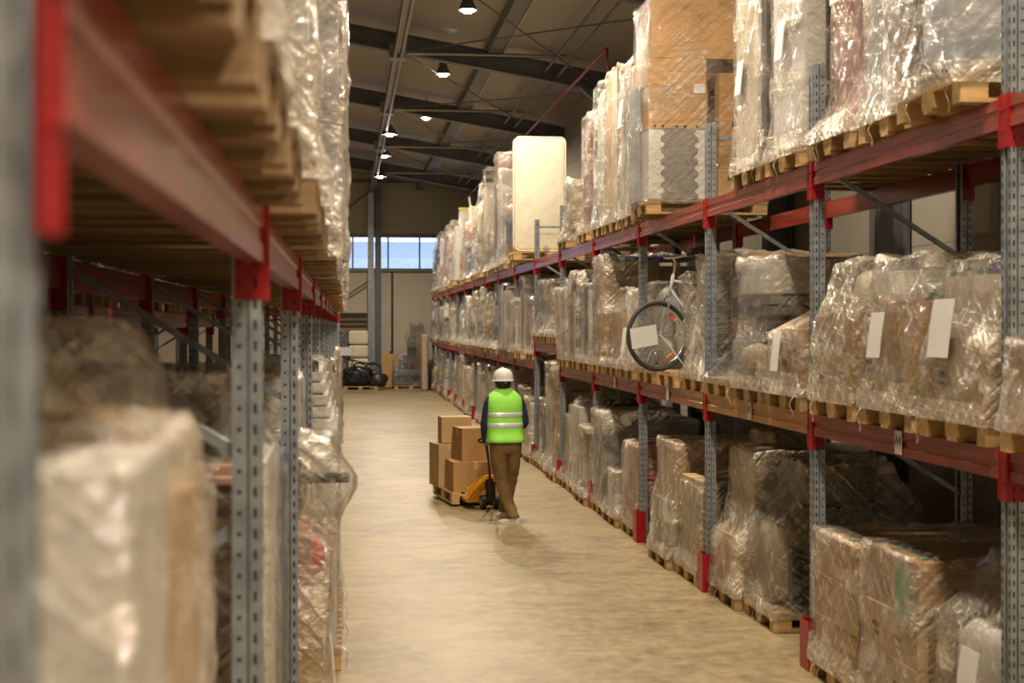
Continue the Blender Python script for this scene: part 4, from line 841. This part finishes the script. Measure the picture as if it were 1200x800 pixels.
# near rack, upper beam: loads overhang the beam a little
for bay in range(0, 12):
    for j in range(3):
        rr = random.Random(bay * 5 + j + 900)
        dx = 0 if bay == 0 else (.03 if bay == 1 else .06 + rr.uniform(-.015, .015))
        xr = (-.61, .5) if bay > 1 else (-.54, .5)
        place = f'{ORD[bay]} upper bay of near rack, ' + SL[j]
        generic(LP(bay, j, 1, dx), -1, 2.0, bay * 71 + j * 17 + 11, place, xr=xr, kinds=['boards', 'carton', 'boards', 'cabinet', 'bundle'] if bay > 1 else ['boards', 'carton'], z0=(.015 if bay > 1 else .095), pal=(1 if bay < 5 else 0))  # nearer bays get darker wood, imitating shade on the pallet undersides
for bay in range(2, 15):
    for j in range(3):
        if bay == 2 and j < 2 or bay == 3: continue
        rr = random.Random(bay * 5 + j + 300)
        place = f'{ORD[bay]} floor bay of near rack, ' + SL[j]
        generic(LP(bay, j, 0, rr.uniform(-.04, .02)), -1, 1.75, bay * 61 + j * 19 + 7, place)
# rack standing back to back
for bay in range(0, 7):
    for j in range(3):
        rr = random.Random(bay * 5 + j + 500)
        x = -2.75 + .55
        if rr.random() < .8 and bay < 5:
            generic((x, LY0 + bay * PITCH + (.505, 1.41, 2.315)[j], 0), 1, 1.9, bay * 41 + j * 23 + 5, f'{ORD[bay]} floor bay of back rack, {SL[j]}', kinds=['carton', 'mixed', 'bundle'])
        if 0 < bay:
            generic((x, LY0 + bay * PITCH + (.505, 1.41, 2.315)[j], 2.42), 1, 1.2, bay * 43 + j * 29 + 5, f'{ORD[bay]} upper bay of back rack, {SL[j]}', kinds=['carton', 'mixed', 'boards'])
# ------------------------------------------------------------------ pallet truck, pallet and cartons in the aisle
PA = R(8)                       # the pallet stands slightly askew
PC = Vector((1.64, 18.62, 0))
def pa(u, v, z=0):              # u across (right), v away from camera, along the pallet
    return (PC.x + u * math.cos(PA) - v * math.sin(PA) * 1.0, PC.y + u * math.sin(PA) + v * math.cos(PA), z)
p = empty('wooden_pallet', pa(0, 0, .03), PA + R(90)); tag(p, 'light wooden pallet on the floor under the brown cartons beside the worker', 'pallet'); link('pallet', pallet_mesh(5, 'wood'), p)
ct_ = [(-.10, -.22, .62, .62, .39, 0, 'large brown carton at the front bottom of the stack', 'card'),
       (.30, .33, .35, .42, .44, 0, 'brown carton behind the lower front ones, near the worker', 'card_dark'),
       (-.22, .42, .36, .40, .52, 1, 'tall carton standing at the pallet edge, farthest from the worker', 'card_light')]
def carton_thing(u, v, z, sx, sy, sz, rz, label, mat):
    me = carton_mesh(sx, sy, sz, M[mat]); o = link('cardboard_box', me, None, pa(u, v, z)); o.rotation_euler = (0, 0, PA + R(rz)); tag(o, label, 'box', 'cartons on the aisle pallet')
    b = o.modifiers.new('bevel', 'BEVEL'); b.width = .004; b.segments = 2; b.limit_method = 'ANGLE'; return o
ZP = .175
carton_thing(-.07, -.26, ZP, .58, .60, .38, -2, 'large lower brown carton at the near end of the aisle pallet', 'card')
carton_thing(-.30, .30, ZP, .30, .46, .56, 4, 'tall narrow tan carton at the aisle pallet edge farthest from the worker', 'card_light')
carton_thing(.10, .34, ZP, .46, .50, .40, 0, 'lower carton hidden behind the near one on the aisle pallet', 'card_dark')
carton_thing(.0, -.22, ZP + .382, .50, .46, .42, 3, 'darker brown carton on top of the large lower one', 'card_dark')
carton_thing(-.16, .34, ZP + .57, .40, .38, .34, -4, 'highest tan carton at the back of the aisle stack', 'card_light')
carton_thing(.24, .40, ZP + .403, .28, .34, .30, 6, 'carton behind the dark top one, next to the worker', 'card')
o = MB().box(-.12, .12, -.08, .08, 0, .05).build('plastic_tray', M['blue'], None, bevel=.01, loc=pa(.20, .38, ZP + .706)); tag(o, 'small dark blue tray lying on the carton next to the worker', 'tray')
# pallet truck
M['truck'] = pm('yellow truck paint', (.80, .36, .02), .35, 0, .06)
jk = empty('pallet_truck', (1.775, 17.72, 0), R(9)); tag(jk, 'yellow hand pallet truck with its forks under the pallet', 'pallet truck')
for s in (-1, 1):
    f = MB(); f.box(s * .19 - .08, s * .19 + .08, .10, 1.22, .075, .125); f.build('fork', M['truck'], jk, bevel=.008)
    wv = MB(); wv.cyl((s * .19 - .05, 1.1, .04), (s * .19 + .05, 1.1, .04), .04, 16); wv.build('load_roller', M['black'], jk, True, angle=40)
f = MB()
for s in (-1, 1):
    f.tube([(s * .20, .16, .11), (s * .27, .06, .14), (s * .18, .0, .27), (s * .05, -.04, .40)], [(.022, .04)] * 4, 8)
f.box(-.27, .27, .04, .12, .08, .17); f.obox((-.14, .03, .27), (.25, .012, .16), (0, R(-38), 0)); f.box(-.06, .06, -.07, .05, .38, .42)
f.build('truck_head', M['truck'], jk, bevel=.004)
f = MB(); f.cyl((0, -.02, .10), (0, -.02, .40), .045, 16); f.cyl((.06, .0, .14), (.06, .0, .34), .022, 10); f.box(-.10, .10, -.06, .03, .10, .16); f.build('pump', M['black'], jk, True, angle=40)
for s in (-1, 1):
    wv = MB(); wv.lathe([(.02, -.03), (.08, -.03), (.09, -.022), (.09, .022), (.08, .03), (.02, .03)], n=24); me = wv.mesh('steer_wheel', M['black'], True); me.set_sharp_from_angle(angle=R(40))
    o = link('steer_wheel', me, jk, (s * .085, -.03, .09)); o.rotation_euler = (0, R(90), 0)
    h = MB(); h.lathe([(.001, -.032), (.045, -.032), (.045, .032), (.001, .032)], n=16); link('hub', h.mesh('hub', M['greylight']), o)
f = MB(); f.tube([(0, -.05, .38), (-.11, -.40, .63), (-.235, -.77, .87)], .017, 10); hn = f.build('tow_handle', M['black'], jk, True)
f = MB(); hc = Vector((-.266, -.849, .925)); ax = Vector((-.235, -.77, .87)) - Vector((-.11, -.40, .63)); ax.normalize(); lx = ax.cross(Vector((0, 0, 1))).normalized()
f.tube([tuple(hc + lx * (.085 * math.cos(a)) + ax * (.06 * math.sin(a))) for a in [k * math.pi / 10 for k in range(20)]], .012, 8, closed=True); f.tube([tuple(hc - ax * .11), tuple(hc - ax * .05)], .02, 8); f.build('handle_loop', M['black'], hn, True)

# ------------------------------------------------------------------ things at the far end
def mats_at(name, loc, rz=0, **k): 
    e = empty(name, loc, rz); tag(e, **k); return e
s = mats_at('armchair', (.05, 51.9, .15), 0, label='dark patterned armchair with cream cushions standing on goods by the back wall', cat='armchair')
MB().box(-.55, .0, -.4, .4, .3, 2.0).build('patterned_cover', pm('dark patterned cloth', (.12, .12, .14), .8, 0, 1.5, 9), s, bevel=.06)
b = MB(); b.box(.02, .75, -.35, .35, 1.45, 1.95); b.box(.02, .75, -.40, .3, .98, 1.42); b.box(.02, .75, -.4, .3, .45, .95); b.build('cushion', M['cream'], s, bevel=.08)
MB().box(-.3, .15, -.43, -.41, 1.05, 1.35).build('paper_label', M['paper'], s)
MB().box(-.6, .8, -.4, .4, -.148, .3).build('plinth', M['black'], s, bevel=.01)
s = mats_at('pallet_stack', (-.2, 52.7, 0), 0, label='dark stack of pallets leaning high against the back wall', cat='pallet stack') if False else None
d_ = MB(); d_.box(-1.4, .78, YB - .05, YB, 0, 2.75); struct('door_1', d_, M['black'])
for k in range(3): 
    b = MB(); b.box(-1.4, .78, YB - .10, YB - .05, 2.1 + .18 * k, 2.2 + .18 * k); bo = b.build('door_slat', M['wood_dark']); bo['kind'] = 'structure'; bo.name = 'trim_%d' % (4 + k)
s = mats_at('scrap_heap', (.5, 50.6, 0), 0, label='heap of black bicycle frames and wheels on a low pallet at the aisle end', cat='bicycle parts')
link('pallet', PAL[0], s)
rnd = random.Random(4)
for k in range(4):
    t = MB(); cx, cy, cz, rr = rnd.uniform(-.4, .5), rnd.uniform(-.35, .2), rnd.uniform(.4, .75), rnd.uniform(.2, .3); ti = rnd.uniform(-.5, .5)
    t.tube([(cx + rr * math.cos(a), cy + rr * math.cos(a) * ti, cz + rr * math.sin(a)) for a in [j * math.pi / 12 for j in range(24)]], .03, 6, closed=True); t.build('wheel', M['black'], s, True)
t = MB()
for k in range(14): t.tube([(rnd.uniform(-.65, .6), rnd.uniform(-.3, .2), rnd.uniform(.15, 1.2)), (rnd.uniform(-.65, .8), rnd.uniform(-.3, .2), rnd.uniform(.15, .9))], .022, 6)
t.build('metal_tubes', M['black'], s, True)
link('black_bag', blob_mesh(1.1, .7, .7, 9, M['blackbag'], .7, .1), s, (-.1, .05, .144)); link('black_bag', blob_mesh(.7, .6, .5, 12, M['black'], .7, .1), s, (.6, .0, .1))
s = mats_at('plywood_panel', (1.62, 51.9, 0), 0, label='upright tan plywood panel standing between the steel column and wrapped furniture', cat='panel')
MB().box(-.31, .31, -.04, .04, .03, 1.25).build('board', M['card'], s, bevel=.006); MB().box(-.05, .03, -.03, .03, 1.25, 1.36).build('peg', M['black'], s)
t = MB(); t.box(-.35, .35, .05, .35, 0, .1); t.box(-.33, -.27, -.04, .3, 0, .5); t.box(.27, .33, -.04, .3, 0, .5); t.build('support', M['wood_dark'], s)
load((2.30, 51.3, 0), 1, [('sofa', -.62, .55, -.38, .38, .144, 1.0, 'bluegrey'), ('blob', -.45, .1, -.3, .3, .5, 1.2, 'blackbag', {'p': .8}), ('blob', -.15, .2, -.3, .1, 1.0, 1.9, 'blackbag', {'p': .8}), ('board', .0, .5, .1, .3, .144, 2.35, 'brown', {'count': 1})], 'film_thin', 'wrapped grey sofa with brown boards standing behind it at the aisle end', amp=.04, tight=1.2, paper=[(-.1, .45, .3, .3, -.66)])
o = MB().box(-.11, .11, -.4, .4, 0, 1.98).build('rolled_rug', M['fabric'], None, bevel=.07, loc=(2.74, 50.2, 0)); tag(o, 'tall tan padded panel standing on end beside the last rack bay', 'panel')
o = link('hanging_bundle', blob_mesh(.36, .4, .62, 4, M['cream'], .7, .15), None, (.0, 14.6, 2.95)); COL.objects.unlink(o); bpy.data.objects.remove(o)
# ------------------------------------------------------------------ the worker
M['skin'] = pm('skin', (.50, .27, .17), .5, 0, .05); M['navy'] = pm('navy cloth', (.018, .028, .075), .85, 0, .2, 20, .3, 60)
M['khaki'] = pm('brown trousers', (.20, .120, .045), .85, 0, .15, 8, .35, 22); M['vest'] = pm('lime vest', (.38, 1.0, .11), .6, 0, .06, 5, .25, 12)
M['silver'] = pm('reflective tape', (.72, .75, .76), .3, .2, .03); M['hair'] = pm('dark hair', (.02, .015, .012), .6)
M['shoe'] = pm('white shoe', (.86, .82, .74), .6, 0, .05)
def skin_body(name, verts, edges, radii, mat, parent, root=0, sub=2):
    me = bpy.data.meshes.new(name); bm = bmesh.new(); lay = bm.verts.layers.skin.verify()
    vs = []
    for i, (v, r_) in enumerate(zip(verts, radii)):
        a = bm.verts.new(v); a[lay].radius = r_ if isinstance(r_, tuple) else (r_, r_); a[lay].use_root = (i == root); vs.append(a)
    for a, b in edges: bm.edges.new((vs[a], vs[b]))
    bm.to_mesh(me); bm.free(); me.materials.append(mat)
    o = link(name, me, parent); m_ = o.modifiers.new('skin', 'SKIN'); m_.use_smooth_shade = True; m_.branch_smoothing = .6
    s_ = o.modifiers.new('sub', 'SUBSURF'); s_.levels = sub; s_.render_levels = sub; return o
W = empty('person', (1.85, 16.52, 0), R(8)); tag(W, 'worker in white helmet, lime vest and brown trousers walking away behind the pallet truck', 'person')
# joints, local: x right, y forward (away), z up
J = dict(pelvis=(0, 0, .95), waist=(-.005, .02, 1.08), chest=(-.01, .05, 1.28), neck=(-.01, .06, 1.47), head0=(-.01, .075, 1.545), head1=(-.01, .085, 1.66),
  hipL=(-.09, 0, .90), kneeL=(-.045, -.0, .49), ankL=(.035, -.20, .125), hipR=(.095, .01, .90), kneeR=(.09, .11, .50), ankR=(.05, .26, .125),
  shL=(-.185, .05, 1.43), elL=(-.235, .07, 1.12), wrL=(-.195, .20, .90), shR=(.175, .05, 1.43), elR=(.245, .03, 1.15), wrR=(.16, .24, 1.03))
def mid(a, b, t): return tuple(J[a][i] * (1 - t) + J[b][i] * t for i in range(3))
V = [J['pelvis'], J['waist'], J['chest'], J['neck'], J['head0'], J['head1'], J['hipL'], J['kneeL'], J['ankL'], J['hipR'], J['kneeR'], J['ankR'], J['shL'], J['elL'], J['wrL'], J['shR'], J['elR'], J['wrR'],
     (-.01, .085, 1.60), (-.01, .125, 1.60)]
E = [(0, 1), (1, 2), (2, 3), (3, 4), (4, 18), (18, 5), (0, 6), (6, 7), (7, 8), (0, 9), (9, 10), (10, 11), (2, 12), (12, 13), (13, 14), (2, 15), (15, 16), (16, 17), (18, 19)]
Rr = [(.13, .10), (.12, .09), (.14, .10), .055, .06, .075, .075, .052, .036, .075, .052, .036, .05, .036, .026, .05, .036, .026, .085, .06]
# hands: palm and five bent fingers each, on the same continuous body
def hand(wr_i, wr, d, side):
    d = Vector(d).normalized(); up = Vector((0, 0, 1)); lat = d.cross(up).normalized() * side; dn = -(lat.cross(d).normalized()) * (1 if side > 0 else -1)
    if dn.z > 0: dn = -dn
    w0 = Vector(wr); p1 = w0 + d * .05
    V.append(tuple(p1)); E.append((wr_i, len(V) - 1)); Rr.append((.034, .016)); pi_ = len(V) - 1
    for k, L in enumerate((.072, .080, .075, .060)):
        base = w0 + d * .095 + lat * (.027 - .018 * k)
        a = base + d * L * .35 + dn * L * .12; b = a + d * L * .15 + dn * L * .35; c = b - d * L * .18 + dn * L * .2
        n0 = len(V)
        V.extend([tuple(base), tuple(a), tuple(b), tuple(c)]); Rr.extend([.0095, .009, .0085, .0075]); E.extend([(pi_, n0), (n0, n0 + 1), (n0 + 1, n0 + 2), (n0 + 2, n0 + 3)])
    t0 = w0 + d * .03 + lat * .035; t1 = t0 + d * .03 + lat * .018 + dn * .015; t2 = t1 + d * .02 + dn * .025
    n0 = len(V); V.extend([tuple(t0), tuple(t1), tuple(t2)]); Rr.extend([.012, .010, .009]); E.extend([(pi_, n0), (n0, n0 + 1), (n0 + 1, n0 + 2)])
hand(14, J['wrL'], (.12, .35, .05), 1); hand(17, J['wrR'], (-.25, .3, -.05), -1)
body = skin_body('body', V, E, Rr, M['skin'], W)
# ears, nose sit on the head
f = MB()
for s_ in (-1, 1): f.tube([(-.01 + s_ * .082, .085, 1.565), (-.01 + s_ * .092, .075, 1.60), (-.01 + s_ * .086, .09, 1.63)], [(.008, .012), (.010, .02), (.007, .010)], 8)
f.build('ear', M['skin'], W, True)
f = MB(); f.tube([(-.01, .175, 1.625), (-.01, .195, 1.59), (-.01, .18, 1.58)], [.009, .014, .010], 8); f.build('nose', M['skin'], W, True)
f = MB()
for s_ in (-1, 1): f.lathe([(.001, 0), (.009, .003), (.009, .01), (.001, .012)], (-.01 + s_ * .03, .165, 1.622), 8)
f.build('eyes', M['white'], W, True)
f = MB(); f.obox((-.01, .172, 1.553), (.045, .008, .008)); f.build('mouth', M['pink'], W)
# hair below the helmet
f = MB(); f.rings([[(-.01 + a_ * math.cos(t_), .075 + b_ * math.sin(t_) , z + .028 * max(0, math.sin(t_))) for t_ in [k * math.pi / 12 for k in range(24)]] for z, a_, b_ in ((1.565, .062, .074), (1.585, .082, .094), (1.63, .091, .103), (1.68, .092, .104))], True, True); f.build('hair', M['hair'], W, True)
# helmet
hx, hy, hz = -.01, .08, 1.665
f = MB(); n = 32
def el(a, b, z, dy=0): return [(hx + a * math.cos(2 * math.pi * k / n), hy + dy + b * math.sin(2 * math.pi * k / n), z) for k in range(n)]
f.rings([el(.128, .150, hz - .022, .012), el(.130, .153, hz - .016, .012), el(.116, .134, hz - .008), el(.117, .135, hz + .02), el(.108, .125, hz + .065), el(.084, .098, hz + .102), el(.045, .055, hz + .124), el(.01, .01, hz + .130)], True, True)
hl = f.build('helmet', M['white'], W, True, angle=50)
f = MB(); f.tube([(hx, hy - .13 + .02 * k, hz + .03 + .105 * math.sin(min(1.57, k * .22))) for k in range(12)], [(.012, .006)] * 12, 6); f.build('helmet_ridge', M['white'], hl, True)
f = MB(); f.rings([el(.096, .108, hz - .05), el(.098, .112, hz - .024)], False, False); f.obox((hx, hy - .115, hz - .04), (.035, .02, .02)); f.build('head_strap', M['black'], hl, True)
f = MB(); f.obox((hx, hy - .127, hz - .04), (.012, .004, .012)); f.build('buckle', M['yellow'], hl)
# trousers
def catmull(P, n):
    out = []
    for i in range(len(P) - 1):
        p0 = P[max(0, i - 1)]; p1 = P[i]; p2 = P[i + 1]; p3 = P[min(len(P) - 1, i + 2)]
        for k in range(n):
            t = k / n; out.append(tuple(.5 * ((2 * b) + (-a + c) * t + (2 * a - 5 * b + 4 * c - d) * t * t + (-a + 3 * b - 3 * c + d) * t ** 3) for a, b, c, d in zip(p0, p1, p2, p3)))
    out.append(P[-1]); return out
def trouser_leg(mb, ctrl, sd):      # ctrl: x, y, z, half width, half depth
    rg = []
    for (x, y, z, a, b) in catmull(ctrl, 9):
        r_ = []
        for k in range(28):
            t = 2 * math.pi * k / 28; c_, s_ = math.cos(t), math.sin(t)
            fold = .0055 * math.sin(z * 60 + 2.2 * c_ + sd) * max(0, 1 - abs(z - .50) / .16) + .006 * math.sin(z * 75 + 2 * s_ + sd) * max(0, 1 - abs(z - .17) / .13) + .006 * noise.noise(Vector((c_ * 1.5 + sd, s_ * 1.5, z * 5)))
            r_.append((x + c_ * (a + fold), y + s_ * (b + fold), z))
        rg.append(r_)
    mb.rings(rg, True, True)
f = MB()
kL, aL, kR, aR = J['kneeL'], J['ankL'], J['kneeR'], J['ankR']
trouser_leg(f, [(-.088, .0, .94, .098, .130), (-.088, .0, .82, .100, .125), (-.078, .0, .66, .092, .105), (kL[0], kL[1] + .01, kL[2], .080, .088), (-.012, -.08, .30, .074, .082), (aL[0] - .002, aL[1] - .02, .09, .070, .080)], 1.0)
trouser_leg(f, [(.088, .01, .94, .098, .130), (.090, .015, .82, .100, .125), (.092, .05, .66, .092, .105), (kR[0], kR[1], kR[2], .080, .088), (.072, .18, .30, .074, .082), (aR[0], aR[1], .09, .070, .080)], 4.0)
def oval(z, a, b, cy): return [(math.copysign(abs(math.cos(t)) ** .8, math.cos(t)) * a, cy + math.copysign(abs(math.sin(t)) ** .85, math.sin(t)) * b, z) for t in [2 * math.pi * k / 36 for k in range(36)]]
f.rings([oval(z, a, b, c) for z, a, b, c in ((1.03, .172, .120, .005), (.97, .183, .132, .003), (.90, .188, .138, .002), (.84, .186, .134, .003), (.80, .165, .11, .005), (.785, .12, .07, .006))])
f.build('trousers', M['khaki'], W, True)
# navy jacket: torso and sleeves
JV = [(0, .0, .97), J['waist'], J['chest'], (-.01, .055, 1.43), (-.01, .06, 1.50), (-.13, .05, 1.43), J['shL'], mid('shL', 'elL', .55), J['elL'], mid('elL', 'wrL', .5), mid('elL', 'wrL', .93), (.115, .05, 1.43), J['shR'], mid('shR', 'elR', .55), J['elR'], mid('elR', 'wrR', .5), mid('elR', 'wrR', .93)]
JE = [(0, 1), (1, 2), (2, 3), (3, 4), (3, 5), (5, 6), (6, 7), (7, 8), (8, 9), (9, 10), (3, 11), (11, 12), (12, 13), (13, 14), (14, 15), (15, 16)]
JR = [(.14, .10), (.145, .10), (.17, .12), (.12, .10), .065, .075, .072, .062, .056, .05, .042, .075, .072, .062, .056, .05, .042]
skin_body('jacket', JV, JE, JR, M['navy'], W, root=1)
# vest: fitted shell
def vring(z, a, b, cy, ex=2.6, wob=0, cx=-.005):
    P = []
    for k in range(40):
        t_ = 2 * math.pi * k / 40; c_, s_ = math.cos(t_), math.sin(t_)
        rr = 1 + wob * math.sin(5 * t_ + z * 20)
        P.append((cx + math.copysign(abs(c_) ** (2 / ex), c_) * a * rr, cy + math.copysign(abs(s_) ** (2 / ex), s_) * b * rr, z))
    return P
sec = [(.935, .218, .165, .0), (.96, .217, .162, .0), (1.05, .206, .150, .02), (1.15, .205, .148, .03), (1.25, .208, .150, .045), (1.35, .208, .148, .05), (1.43, .202, .135, .055), (1.485, .170, .112, .058), (1.53, .118, .085, .062), (1.55, .085, .07, .065)]
def vsec(z):
    for i in range(len(sec) - 1):
        if sec[i][0] <= z <= sec[i + 1][0]:
            t_ = (z - sec[i][0]) / (sec[i + 1][0] - sec[i][0]); return tuple(sec[i][k] * (1 - t_) + sec[i + 1][k] * t_ for k in range(4))
    return sec[-1]
f = MB(); f.rings([vring(z, a, b, c, wob=.012) for z, a, b, c in [vsec(.935 + (1.55 - .935) * i / 22) for i in range(23)]], False, False)
vs_ = f.build('vest', M['vest'], W, True); so = vs_.modifiers.new('solid', 'SOLIDIFY'); so.thickness = .006; so.offset = 1
for z0 in (1.105, 1.225):
    f = MB(); f.rings([vring(z, a + .0065, b + .0065, c, wob=.012) for z, a, b, c in [vsec(z0 + .055 * i / 3) for i in range(4)]], False, False)
    bo = f.build('reflective_band', M['silver'], vs_, True); so = bo.modifiers.new('solid', 'SOLIDIFY'); so.thickness = .002; so.offset = 1
# shoes
def shoe(a, rz, tilt):
    f = MB(); rg = []
    for y, w_, h in ((-.085, .024, .05), (-.08, .034, .085), (-.05, .039, .10), (0, .041, .092), (.06, .045, .068), (.12, .046, .055), (.16, .036, .045), (.178, .018, .03)):
        rg.append([(w_ * math.cos(t_) * (1 if math.sin(t_) < .5 else .85), y, max(.0, .5 * h + .5 * h * math.copysign(abs(math.sin(t_)) ** .6, math.sin(t_)))) for t_ in [k * math.pi / 8 for k in range(16)]])
    f.rings(rg); o = f.build('shoe', M['shoe'], W, True, loc=(a[0], a[1], 0)); o.rotation_euler = (R(tilt), 0, R(rz))
    g = MB(); g.rings([[(x_ * 1.06, y_, z_) for x_, y_, z_ in ((-.036, -.086, z), (.036, -.086, z), (.046, .06, z), (.046, .12, z), (.02, .18, z), (-.02, .18, z), (-.046, .12, z), (-.042, .06, z))] for z in (0, .022)]); g.build('sole', M['white'], o)
shoe(J['ankL'], 62, 0); shoe(J['ankR'], 10, 0)
